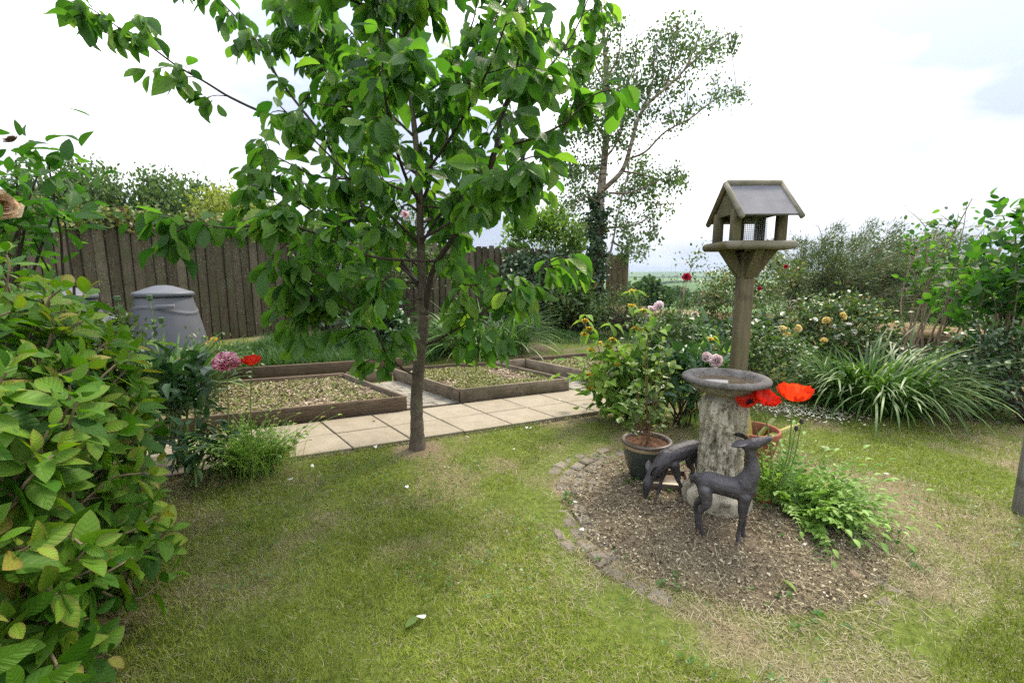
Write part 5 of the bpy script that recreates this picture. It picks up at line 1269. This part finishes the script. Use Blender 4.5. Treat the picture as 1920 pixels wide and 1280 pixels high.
# ------------------------------------------------------------------ roses round the bird table and along the bank
def rose(name, label, b, c, r_, n, pts=26, LM=ROSEL, ls=.05, tall=(), tm=(.5, .24), group=None):
    P = dome(c, r_, pts, -.7); P = np.vstack([P] + [np.array(tall)]) if len(tall) else P
    return shrub(name, label, 'rose bush', b, P, LM, T_SMALL, n, ls, .62, .09, .2, .5, stem=BARK_L, srad=.006, tm=tm, group=group)
p = at(1575, 700, 4.6); b = np.array([p[0], 4.75, 0]); t = rose('yellow_rose_bush', 'rounded rose bush with pale yellow and cream blooms above the daylilies', b, (p[0] - .02, 4.75, .50), (.52, .40, .34), 4200, 34, tm=(.55, .25))
flowers(t, 'rose_bloom', [at(x, y, 4.35) for x, y in ((1472, 622), (1476, 632), (1494, 617), (1466, 618), (1483, 668))], (-.2, -.8, .5), .042, ROSE_LAYERS, CREAM)
flowers(t, 'rose_bloom', [at(x, y, 4.4) for x, y in ((1550, 602), (1578, 593), (1545, 640))], (-.1, -.7, .6), .036, ROSE_LAYERS, CREAM, tint=(0, .6))
flowers(t, 'rose_bloom', [at(x, y, 4.45) for x, y in ((1527, 600), (1560, 612), (1590, 610), (1600, 622), (1570, 632))], (0, -.5, .8), .03, ROSE_LAYERS, WHITE)
p = at(1290, 600, 6.0); b = np.array([2.25, 6.0, 0]); t = rose('red_rose_bush', 'leggy rose with one red bloom on tall stems left of the bird table', b, (2.4, 6.0, .22), (.42, .35, .20), 700, 9, tall=[at(x, y, 6.0) for x, y in ((1288, 522), (1300, 490), (1310, 478), (1325, 505), (1335, 520), (1350, 530), (1365, 520), (1345, 560), (1320, 550))], tm=(.65, .25))
flowers(t, 'rose_bloom', [at(1287, 520, 5.95)], (-.2, -.8, .4), .05, ROSE_LAYERS, MAGENTA)
b = np.array([3.0, 6.2, 0]); t = rose('bronze_tipped_rose', 'dense rose bush with bronze young tips right of the bird table post', b, (3.05, 6.1, .70), (.56, .42, .50), 3000, 30, tall=[at(x, y, 6.0) for x, y in ((1440, 500), (1470, 520), (1455, 490), (1480, 505), (1420, 545))], tm=(.66, .25))
flowers(t, 'rose_bloom', [at(1472, 500, 5.9), at(1424, 540, 5.8)], (-.2, -.8, .4), .03, ROSE_LAYERS, MAGENTA)
b = np.array([2.15, 4.0, 0]); t = rose('rose_bush', 'low airy rose bush behind the birdbath rim, right of the post', b, (2.15, 4.05, .36), (.42, .32, .32), 2300, 24, ls=.045)
b = np.array([1.55, 4.6, 0]); t = rose('rose_bush', 'low leafy rose between the bird table post and peony', b, (1.62, 4.6, .40), (.34, .28, .36), 1500, 18, ls=.05, tm=(.4, .22))
b = np.array([2.6, 5.0, 0]); shrub('dark_perennial', 'dark leafy perennial under the roses at the foot of the bank', 'plant', b, dome((2.6, 5.0, .30), (.5, .35, .26), 20, -.7), IVYL, T_LONG, 1300, .10, .42, .10, .3, .6, tm=(.7, .2))

# ------------------------------------------------------------------ right hand shrubs
b = np.array([5.5, 8.2, .05]); t = thing('broom_bush', 'wide wispy needle leaved bush with bare grey twigs beyond the bank', 'bush', b)
g = MB(); gl = MB(); gd = MB()
for k in range(240):
    tip = at(U(1450, 1800), U(430, 590), U(7.2, 9.0)); tip[2] = max(tip[2], .4)
    cx_ = (tip[0] - at(1640, 500, 8)[0]); top = 1.30 - .10 * abs(cx_) + .85 * vnoise(tip[0] * 2.6, tip[1] * 1.0, 507) ** 1.3
    if tip[2] > top: tip[2] = top * U(.7, 1)
    s0 = b + np.array([rng.normal() * .35, rng.normal() * .2, .1]); md = (s0 + tip) / 2 + [0, 0, .22]
    P = smooth_path([s0, md, tip, tip + (tip - md) * .3 - [0, 0, .10]], 16); dead = k % 5 == 0
    tube(gd if dead else g, P, np.linspace(.012, .003, 16), 4, cap=False)
    if not dead:
        m = 280; q_ = P[rng.integers(5, 16, m)] + rng.normal(size=(m, 3)) * .06; T = unit(P[-1] - P[8]); d = unit(T + rdir(m) * .75)
        leaves(gl, T_QUAD, q_, d, rdir(m), U(.05, .11, m), U(.008, .014, m), 1, np.clip(rng.normal(.6, .25, m), 0, 1))
    else:
        for q_ in P[8::2]: tube(gd, [q_, q_ + unit(P[-1] - P[8] + rdir(1)[0] * .9) * U(.1, .25)], [.004, .002], 3, cap=False)
g.build('branches', BARK_L, t); gd.build('bare_twigs', plain_mat('grey_dead_twig', (.30, .26, .21), .9, .1, .3, 20), t); gl.build('foliage', BROOML, t)
def lanky(name, label, b, tips, LM, ls, n, asp=.62, spread=.13, stem=BARK_L):
    b = np.asarray(b, float); t = thing(name, label, 'shrub', b); g = MB(); gl = MB()
    for tip in tips:
        md = b + (tip - b) * .5 + rng.normal(size=3) * .10; P = smooth_path([b + rng.normal(size=3) * [.10, .08, 0], md, tip], 14); tube(g, P, np.linspace(.014, .004, 14), 6)
        for k in range(6):
            q_ = P[rng.integers(8, 14)]; e = q_ + unit(rdir(1)[0] + [0, 0, .6]) * U(.12, .3); tube(g, smooth_path([q_, (q_ + e) / 2 + [0, 0, .02], e], 4), [.004, .0035, .003, .002], 4)
            m = int(n / len(tips) / 7); c = q_ + (e - q_) * U(.3, 1.05, m)[:, None] + rng.normal(size=(m, 3)) * spread * .35; d = unit(rdir(m) + [0, 0, -.25]); s = U(ls * .6, ls * 1.2, m)
            leaves(gl, T_OVATE, c, d, unit(rdir(m) * .9 + [0, 0, .5]), s, s * asp, U(.3, 1.3, m), np.clip(rng.normal(.33, .25, m), 0, 1))
        m = int(n / len(tips) / 7); c = P[rng.integers(8, 14, m)] + rng.normal(size=(m, 3)) * spread * .6; d = unit(rdir(m) + [0, 0, -.2]); s = U(ls * .5, ls, m); leaves(gl, T_OVATE, c, d, unit(rdir(m) * .7 + [0, 0, .7]), s, s * asp, 1, np.clip(rng.normal(.6, .25, m), 0, 1))
    g.build('stems', stem, t); gl.build('foliage', LM, t); return t
lanky('lilac_shrub', 'lanky multi stemmed shrub with broad leaves standing against the sky', (4.55, 4.75, 0), [at(x, y, 4.75 + dy) for x, y, dy in ((1823, 372, 0), (1808, 420, .1), (1835, 440, .2), (1860, 440, -.1), (1790, 500, .1), (1850, 500, .2), (1815, 470, -.1), (1875, 480, 0), (1870, 420, .1))], CHERRY, .072, 320, .62)
lanky('lilac_shrub', 'thinner leaning shrub left of the tall lanky one', (4.4, 5.0, 0), [at(x, y, 5.3 + dy) for x, y, dy in ((1735, 425, 0), (1725, 445, .2), (1755, 440, .1), (1745, 500, 0), (1770, 520, .1), (1715, 480, .2))], CHERRY, .066, 330, .62)
b = np.array([4.3, 3.9, 0]); shrub('dark_leaved_bush', 'dark green bush at the far right edge above the daylilies', 'bush', b, np.vstack([dome((4.55, 4.1, .95), (.42, .4, .55), 22, -.8), [at(x, y, 4.2) for x, y in ((1915, 400), (1905, 440), (1890, 500), (1900, 560), (1870, 560), (1880, 590), (1850, 545))]]), CHERRY, T_ROUND, 1100, .085, .75, .13, .1, .5, stem=BARK_L, srad=.012, tm=(.22, .2))
b = np.array([4.0, 3.35, 0]); shrub('dark_leaved_bush', 'low shady thicket of dark leaves at the right edge of the lawn', 'bush', b, dome((4.15, 3.65, .34), (.55, .4, .30), 26, -.7), IVYL, T_SMALL, 2600, .05, .6, .11, .2, .5, tm=(.65, .2))
b = np.array([3.7, 4.75, 0]); shrub('dark_leaved_bush', 'dark undergrowth between the yellow rose and the stone bank', 'bush', b, dome((3.85, 4.7, .10), (.8, .30, .14), 26, -.7), IVYL, T_SMALL, 2400, .055, .6, .11, .2, .5, tm=(.6, .2))
for lb, x0, y0, Y, rx, rz_, n in (('leafy hedge bush beyond the bank left of the broom', 1500, 545, 10.5, 1.0, .75, 2600), ('broad hedge bush beyond the bank, under the lanky shrub', 1790, 560, 8.6, 1.4, .70, 3600), ('hedge bush filling the gap beyond the bank at the right edge', 1900, 540, 7.4, 1.2, .8, 2600), ('dark hedge bush standing up behind the broom', 1690, 480, 10.5, 1.5, .95, 3200), ('bright hedge bush beyond the bank at the middle of the broom', 1600, 560, 9.8, 1.0, .6, 1800)):
    c = at(x0, y0, Y); b = np.array([c[0], Y, terr(c[0], Y)]); shrub('hedge_bush', lb, 'bush', b, dome((c[0], Y, c[2] - rz_ * .35), (rx, .6, rz_), 36, -.8), LAUREL if 'bright' in lb or 'under' in lb else ROSEL, T_SMALL, n, .085, .55, .15, .3, .5, group='hedge bushes beyond the bank', tm=(.5, .25))

# ------------------------------------------------------------------ oriental poppies beside the deer
def pinnate(mb, base, az, tilt, bend, ln, wd, tint):
    """poppy leaf: arching midrib with toothed side lobes"""
    n = 10; p = np.array(base, float); h = np.array([math.cos(az), math.sin(az), 0]); sdv = np.array([-math.sin(az), math.cos(az), 0]); pts = [p]; a = tilt
    for k in range(n): 
        p = p + (h * math.sin(a) + np.array([0, 0, 1.0]) * math.cos(a)) * ln / n; p[2] = max(p[2], .006); pts.append(p); a += bend / n
    pts = np.array(pts); T = unit(np.gradient(pts, axis=0)); up = unit(np.cross(sdv, T) * -1); tube(mb, pts, np.linspace(.0028, .0010, n + 1), 4, .8, cap=False)
    for k in range(2, n + 1):
        s = k / n; w_ = wd * math.sin(math.pi * min(1, (.12 + .88 * s) ** .8)) * .5 + .006
        for sg in (-1, 1):
            d = unit(sdv * sg * .95 + T[k] * .65 + up[k] * U(-.15, .3)); leaves(mb, T_LONG, [pts[k - 1]], d, up[k] + .15 * rng.normal(size=3), w_ * U(.9, 1.2), w_ * .62, U(.2, 1.4), float(np.clip(tint + rng.normal() * .12, 0, 1)))
    leaves(mb, T_LONG, [pts[-1]], T[-1], up[-1], wd * .5, wd * .28, 1, tint)
def hairy_stem(pts, n=16, r0=.0038, r1=.0026):
    g = MB(); P = smooth_path(pts, n); tube(g, P, np.linspace(r0, r1, n), 6); return g
pb2 = gp(1445, 945); pb2[1] += .02
PO = thing('poppy_plant', 'oriental poppy clump with two scarlet blooms leaning over the standing deer', 'plant', pb2)
g = MB()
for k in range(120):
    az = rng.normal() * .9 - .6; r_ = U(0, .06); b = pb2 + [.06 + r_ * math.cos(az), r_ * math.sin(az), 0]
    pinnate(g, b + [U(-.02, .14), U(-.20, .06), 0], az + U(-.6, .6), U(.25, 1.15), U(.5, 1.3), U(.20, .42), U(.055, .085), float(np.clip(rng.normal(.45, .2), 0, 1)))
for k in range(26):
    az = U(0, 6.283); pinnate(g, pb2 + [rng.normal() * .03, rng.normal() * .03, 0], az, U(.05, .35), U(.3, 1.1), U(.20, .40), U(.04, .06), float(np.clip(rng.normal(.6, .2), 0, 1)))
n = 160; az = rng.normal(size=n) * 1.0 - .3; blades(g, pb2 + np.stack([U(0, .28, n), U(-.16, .12, n), np.zeros(n)], 1), az, U(.5, 1.2, n), U(.2, .9, n), U(.12, .28, n), .004, 4, U(.3, 1, n))
g.build('foliage', POPL, PO)
RIB = tint_mat('dark_poppy_centre', [(0, (.012, .008, .014)), (1, (.05, .03, .05))], .6)
def bloom_on(t, c, up, rad, mat, base, mid, label=None):
    hairy_stem([base, mid, np.asarray(c) - np.array(up) * .004]).build('flower_stem', STEM_G, t)
    g = MB(); poppy_flower(g, c, up, rad); f_ = g.build('flower', mat, t, label=label)
    g = MB(); u = unit(np.array(up, float)); cc = np.asarray(c) + u * rad * .12; lathe(g, [(.001, -.01), (.009, -.004), (.011, .006), (.010, .012), (.001, .014)], cc, 12, .2)
    for k in range(40): d = unit(rng.normal(size=3) + u * 1.0); tube(g, [cc, cc + d * .022], .0008, 3, U(0, 1), cap=False)
    g.build('flower_centre', RIB, f_)
bloom_on(PO, at(1432, 757, 1.98), (.15, -.30, .9), .056, RED, pb2 + [.0, 0, 0], at(1446, 850, 2.05), 'scarlet poppy flower tilted down beside the bath')
bloom_on(PO, at(1407, 757, 2.0), (-.55, -.25, .8), .050, RED, pb2 + [-.01, 0, 0], at(1425, 840, 2.05), 'deep red poppy flower seen from the side')
bloom_on(PO, at(1486, 751, 2.02), (.06, -.10, 1), .070, ORANGE, pb2 + [.02, 0, 0], at(1478, 850, 2.05), 'open orange red poppy flower')
PODM = plain_mat('dark_seed_pod', (.045, .045, .04), .6, .3, .3, 30)
for (x, y), (mx_, my_) in (((1493, 803), (1475, 880)), ((1442, 820), (1448, 880)), ((1503, 790), (1485, 870))):
    e = at(x, y, 2.08); hairy_stem([pb2 + rng.normal(size=3) * [.015, .015, 0], at(mx_, my_, 2.09), e]).build('flower_stem', STEM_G, PO)
    g = MB(); lathe(g, [(.001, -.014), (.008, -.008), (.009, .002), (.007, .008), (.010, .011), (.001, .013)], e, 12); g.build('seed_pod', PODM, PO)
for x, y in ((1420, 940), (1427, 925), (1453, 938), (1418, 950), (1447, 950), (1412, 945)):
    g = MB(); c = gp(x, y); leaves(g, T_PETAL, [c + [0, 0, .006]], unit(rdir(1)[0] * [1, 1, .3]), unit(np.array([0, -.3, 1.0]) + .5 * rdir(1)[0]), U(.035, .05), U(.035, .05), .8, U(0, 1)); g.build('fallen_petal', RED, loc=c, label='scarlet poppy petal fallen at the foot of the clump', cat='petal', group='fallen scarlet petals')
# yellow green strappy plant, cut back, in the terracotta pot
t = thing('potted_lily', 'cut back fleshy strap leaves in the terracotta pot, one leaning right', 'plant', (QX, QY, .165)); g = MB()
for az, ti, l in ((.0, 1.05, .26), (.15, 1.15, .24), (2.9, .5, .16), (1.5, .3, .15), (-1.2, .4, .14), (.5, .9, .2), (-.3, .95, .22)):
    blades(g, [[QX + .03 * math.cos(az), QY + .03 * math.sin(az), .165]], az, ti, .15, l, .034, 6, U(.5, 1), wp=lambda s: 1.0 - .25 * s)
g.build('foliage', leaf_mat('olive_strap', [(0, (.04, .06, .015)), (.6, (.13, .16, .03)), (1, (.35, .30, .07))], .2), t)

# ------------------------------------------------------------------ twiggy shrub in the glazed pot
b = np.array([PX, PY, .19]); t = thing('azalea', 'twiggy little shrub with pale green leaf rosettes in the glazed pot', 'shrub', b); g = MB(); gl = MB()
tube(g, smooth_path([b, b + [.008, 0, .07], b + [0, .0, .14]], 8), np.linspace(.0085, .007, 8), 8)
for x, y, dy in ((1185, 690, -.02), (1195, 730, -.05), (1210, 655, 0), (1215, 620, .02), (1250, 665, .03), (1258, 690, 0), (1240, 720, -.04), (1228, 745, -.05), (1180, 760, -.06), (1200, 760, .05), (1222, 700, .06), (1170, 740, .03), (1240, 640, .05), (1195, 770, -.08), (1250, 770, -.03), (1165, 785, 0)):
    e = at(x, y, PY + dy); P = smooth_path([b + [0, 0, .06 + .06 * rng.random()], b + (e - b) * .5 + [0, 0, -.01], e], 10); tube(g, P, np.linspace(.0045, .002, 10), 5)
    for q_ in (P[-1], P[7], P[5] if rng.random() < .5 else P[-1]):
        m = 6; a = U(0, 6.283, m); h = np.stack([np.cos(a), np.sin(a), U(-.3, 1.3, m)], 1); s = U(.028, .056, m); leaves(gl, T_OVATE, q_ + rng.normal(size=(m, 3)) * .008, unit(h + .3 * rdir(m)), np.array([0, 0, 1.0]) + .7 * rdir(m), s, s * .6, .8, np.clip(rng.normal(.5, .25, m), 0, 1))
for k in range(16): tube(g, [b + [rng.normal() * .04, rng.normal() * .04, 0], b + [rng.normal() * .05, rng.normal() * .05, U(.05, .12)]], .0014, 4)
g.build('stems', plain_mat('red_brown_twig', (.17, .10, .055), .8, .2, .3, 30), t); gl.build('foliage', PALEL, t)

# ------------------------------------------------------------------ left border: poppies, frilly pink poppy, peony, small yellow flowers
pb3 = gp(478, 880); t = thing('poppy_plant', 'oriental poppy with one scarlet bloom beside the bark filled bed', 'plant', pb3); g = MB()
for k in range(80):
    az = U(0, 6.283); pinnate(g, pb3 + [rng.normal() * .09, rng.normal() * .06, 0], az, U(.1, .75), U(.3, 1.1), U(.24, .48), U(.045, .075), float(np.clip(rng.normal(.66, .2), 0, 1)))
n = 700; az = U(0, 6.283, n); blades(g, pb3 + rng.normal(size=(n, 3)) * [.10, .07, 0], az, U(.1, .8, n), U(.2, 1.0, n), U(.16, .34, n), .0038, 4, U(.3, 1, n))
g.build('foliage', POPL, t); c = at(472, 684, 2.62); bloom_on(t, c, (.05, -.12, 1), .052, RED, pb3, at(470, 780, 2.6), 'scarlet poppy flower')
pb4 = gp(425, 880); t = thing('frilly_poppy', 'tall poppy with one frilly pink and white double bloom', 'plant', pb4)
c = at(425, 682, 2.55); hairy_stem([pb4, at(428, 790, 2.56), c]).build('flower_stem', STEM_G, t); g = MB(); n = 230; d = rdir(n); d[:, 2] = np.abs(d[:, 2]) * 1.0 - .15; d = unit(d)
leaves(g, T_PETAL, c + d * .012, d, rdir(n), U(.042, .062, n), U(.014, .024, n), 1, np.clip(.35 + .4 * U(-1, 1, n) + .3 * (d[:, 2] > .3), 0, 1)); g.build('flower', PINK, t, label='frilly pink and white double flower')
g = MB()
for k in range(9): q_ = pb4 + (at(428, 790, 2.56) - pb4) * U(.2, 1.0); az = U(0, 6.283); leaves(g, T_OVATE, [q_], unit([math.cos(az), math.sin(az), U(.2, .8)]), [0, 0, 1.0], U(.08, .13), U(.03, .05), 1.2, U(.1, .5))
g.build('foliage', DKLEAF, t)
for x, y, yb, lb in ((220, 560, 2.7, 'green poppy seed head standing nearest the hydrangea'), (280, 558, 2.9, 'green poppy seed head in front of the compost bin'), (302, 600, 2.8, 'dark poppy seed head low in front of the compost bin')):
    e = at(x, y, yb); b = np.array([e[0] + .02, yb, 0]); t = thing('poppy_seed_head', lb, 'plant', b, None); hairy_stem([b, (b + e) / 2 + [.02, 0, 0], e]).build('stem', STEM_G, t); g = MB(); lathe(g, [(.001, -.022), (.013, -.014), (.017, -.002), (.014, .009), (.017, .013), (.012, .017), (.001, .018)], e, 14); g.build('seed_pod', plain_mat('green_seed_pod', (.10, .17, .08), .6, .3), t)
    g = MB()
    for k in range(10): q_ = b + (e - b) * U(.25, .85); az = U(0, 6.283); leaves(g, T_LONG, [q_], unit([math.cos(az), math.sin(az), U(.1, .7)]), [0, 0, 1.0], U(.06, .12), U(.02, .035), 1.2, U(.3, .8))
    g.build('foliage', POPL, t)
b = np.array([-1.98, 2.62, 0]); pe2 = shrub('peony_plant', 'dark bluish leaved peony between the hydrangea and the frilly poppy', 'plant', b, np.vstack([dome((-2.08, 2.65, .36), (.17, .18, .20), 10, -.6), [at(330, 700, 2.65), at(340, 740, 2.6), at(300, 720, 2.6)]]), DKLEAF, T_LONG, 260, .13, .36, .085, .1, .7, stem=STEM_G)
b = np.array([-1.78, 2.40, 0]); shrub('dark_perennial', 'small dark leaved plant at the lawn edge under the peony', 'plant', b, dome((-1.78, 2.42, .16), (.16, .12, .12), 9, -.4), DKLEAF, T_LONG, 120, .075, .42, .06, .1, .6, stem=STEM_G)
e = at(208, 606, 2.55); b = np.array([e[0], 2.6, 0]); t = shrub('white_rose', 'small plant with a white bloom between hydrangea and compost bins', 'rose bush', b, dome((e[0], 2.6, e[2] - .12), (.14, .12, .12), 8, -.6), ROSEL, T_SMALL, 240, .05, .6, .06); flowers(t, 'rose_bloom', [e], (.3, -.8, .4), .042, ROSE_LAYERS, WHITE)
b = np.array([-3.05, 4.55, 0]); t = shrub('yellow_flowers', 'low plant with small orange yellow flowers right of the compost bin', 'plant', b, dome((-3.05, 4.55, .22), (.32, .2, .2), 12, -.5), ROSEL, T_SMALL, 600, .05, .5, .08, stem=STEM_G)
flowers(t, 'flower', [at(x, y, 4.4) for x, y in ((402, 638), (394, 645), (374, 668), (340, 676), (350, 684))], (0, -.6, .8), .032, [(8, .9, 1), (8, 1.3, 1)], YELLOW, tint=(0, .5), cup=.4)

# ------------------------------------------------------------------ petals and leaves lying about
def litter(name, label, cat, spots, mat, ln, group, tpl=T_PETAL, z=.012):
    for x, y in spots:
        c = gp(x, y); g = MB(); s = U(*ln); leaves(g, tpl, [c + [0, 0, z]], unit(rdir(1)[0] * [1, 1, .15]), unit(np.array([0, 0, 1.0]) + .45 * rdir(1)[0]), s, s * U(.55, .85), U(-.6, 1.2), U(0, 1)); g.build(name, mat, loc=c, label=label, cat=cat, group=group)
litter('fallen_petal', 'white petal fallen on the lawn or slabs', 'petal', [(586, 872), (539, 902), (766, 913), (706, 843), (1095, 999), (1083, 945), (990, 803), (578, 820), (1255, 780), (1278, 798), (1512, 1020), (1655, 890), (1530, 775), (1590, 778), (1440, 880), (780, 1160), (1052, 752), (992, 806), (880, 822), (965, 845)], WHITE, (.018, .034), 'fallen white petals')
litter('fallen_petal', 'pale pink petal fallen on the grass behind the pots', 'petal', [(1180, 795), (1200, 798), (1215, 790), (1165, 805), (1240, 800), (1470, 783), (1480, 778), (1475, 790), (1500, 770), (1230, 805), (1530, 790), (1190, 788)], PINKW, (.022, .040), 'fallen pink petals')
litter('fallen_leaf', 'grey green leaf lying on the mown grass', 'leaf', [(782, 1160), (1465, 1092), (1555, 842)], PALEL, (.045, .06), 'fallen green leaves', T_OVATE)
litter('fallen_leaf', 'curled brown leaf lying on the round bed edge', 'leaf', [(1612, 1088), (1290, 1000), (1330, 1030), (640, 770), (700, 790)], plain_mat('brown_leaf', (.12, .08, .05), .8), (.03, .045), 'fallen brown leaves', T_OVATE)
g = MB(); n = 800; a = U(0, 1, n); c = np.stack([2.15 + .60 * a + rng.normal(size=n) * .10, 3.80 - .22 * a + rng.normal(size=n) * .12, np.full(n, .014)], 1); d = rdir(n) * [1, 1, .2]
leaves(g, T_QUAD, c, d, unit(np.array([0, 0, 1.0]) + .5 * rdir(n)), U(.012, .03, n), U(.010, .022, n), 1, U(0, 1, n)); g.build('petal_drift', tint_mat('shed_petal', [(0, (.40, .38, .26)), (.6, (.62, .60, .48)), (1, (.76, .74, .66))]), kind='stuff', label='drift of shed cream petals below the yellow rose')

# ------------------------------------------------------------------ the valley: hedgerows, trees
def far_tree(label, px, py_top, Y, wpx, hpx, n, name='tree', LM=None, group='trees in the valley'):
    c = at(px, py_top, Y); zb = terr(c[0], Y); b = np.array([c[0], Y, zb]); t = thing(name, label, 'tree', b, group); rw = wpx / F * Y / 2; h = c[2] - zb; hc = min(h * .95, hpx / F * Y)
    g = MB(); tube(g, [b, b + [0, 0, h * .6]], [rw * .10, rw * .05], 6); g.build('trunk', TRK, t)
    g = MB(); cc = c - [0, 0, hc / 2]; K = 26; d = rdir(K); sub = cc + d * np.array([rw, rw, hc / 2]) * U(.35, .8, K)[:, None]
    pk = sub[rng.integers(0, K, n)] + unit(rng.normal(size=(n, 3))) * np.array([rw, rw, hc / 2]) * (.38 * U(.5, 1, n) ** .5)[:, None]; s = rw * U(.09, .20, n)
    leaves(g, T_QUAD, pk, rdir(n), unit(rdir(n) + [0, -.3, .6]), s, s * .8, 1, np.clip(rng.normal(.5, .25, n), 0, 1)); g.build('crown', LM or FART, t); return t
FART = leaf_mat('valley_tree_leaf', [(0, (.022, .05, .015)), (.5, (.05, .10, .028)), (1, (.095, .16, .045))], .2, .7, .1)
far_tree('broad bush tree just past the fence end, nearest in the valley', 1212, 518, 32, 100, 70, 2600)
far_tree('round green tree left of the pale pole in the valley', 1281, 550, 40, 40, 34, 900)
far_tree('darker tree behind the round one in the valley', 1272, 532, 75, 42, 34, 900)
far_tree('dark tree right of the pale pole in the valley', 1302, 545, 70, 40, 34, 900)
for k, (x, y, Y, w_, h_) in enumerate(((1244, 513, 620, 12, 7), (1254, 515, 620, 9, 6), (1270, 514, 600, 14, 8), (1222, 516, 640, 8, 5), (1210, 516, 660, 7, 5), (1330, 516, 600, 14, 8), (1345, 517, 640, 10, 6), (1420, 520, 500, 12, 9), (1440, 516, 640, 12, 7), (1805, 520, 420, 22, 10), (1830, 518, 500, 16, 9), (1790, 514, 640, 16, 7))):
    far_tree(('small distant tree on the far hedge line', 'small distant tree among fields')[0], x, y, Y, w_, h_, 130, group='distant hedgerow trees')
HEDG = plain_mat('far_hedge', (.035, .06, .02), .95, .1, .4, .3, .6)
for lb, pts in (('long dark hedgerow crossing the valley fields', [(1150, 530, 230), (1230, 521, 420), (1290, 519, 520), (1420, 517, 640)]), ('hedgerow slanting down between two green fields', [(1205, 517, 600), (1250, 524, 330), (1330, 533, 210), (1420, 546, 150)]), ('upper hedgerow below the far hills', [(1120, 514, 900), (1230, 515, 820), (1300, 514, 900), (1420, 515, 860), (1600, 514, 900)]), ('hedgerow in the gap at the far right', [(1700, 520, 450), (1850, 522, 420), (1990, 521, 420)])):
    P = np.array([at(*p_) for p_ in pts]); P[:, 2] = terr(P[:, 0], P[:, 1]) + .6; P = smooth_path(P, 60); P[:, 2] = terr(P[:, 0], P[:, 1]) + .5
    g = MB(); tube(g, P, .3 + 1.0 * rng.random(60) ** 2, 7, wob=.4)
    m = 1500; i_ = rng.integers(0, 59, m); q_ = P[i_] + (P[i_ + 1] - P[i_]) * U(0, 1, m)[:, None] + rng.normal(size=(m, 3)) * [1.0, 1.0, .8]; leaves(g, T_QUAD, q_, rdir(m), rdir(m), U(.8, 2.2, m), U(.7, 1.6, m), 1, U(0, 1, m)); g.build('hedgerow', HEDG, loc=P[30], label=lb, cat='hedgerow')
e = at(1283, 536, 55); b = np.array([e[0], 55, terr(e[0], 55)]); g = MB(); tube(g, [b, e], [.14, .10], 8); tube(g, [e + [-.5, 0, -.5], e + [.5, 0, -.5]], .05, 5); g.build('telegraph_pole', BARK_L, loc=b, label='pale wooden pole standing among the valley trees', cat='pole')

# ------------------------------------------------------------------ thin air over the valley
g = MB(); box(g, (0, 0, 28), (5400, 5400, 100), None, 0, .5)
m, nt, out = newmat('valley_haze'); pv = nn(nt, 'VolumePrincipled', Color=(.64, .76, .98, 1), Density=.00026, Anisotropy=.2); nt.links.new(pv.outputs[0], out.inputs['Volume'])
g.build('haze', m, kind='stuff', label='thin blue haze filling the valley air', smooth=False)
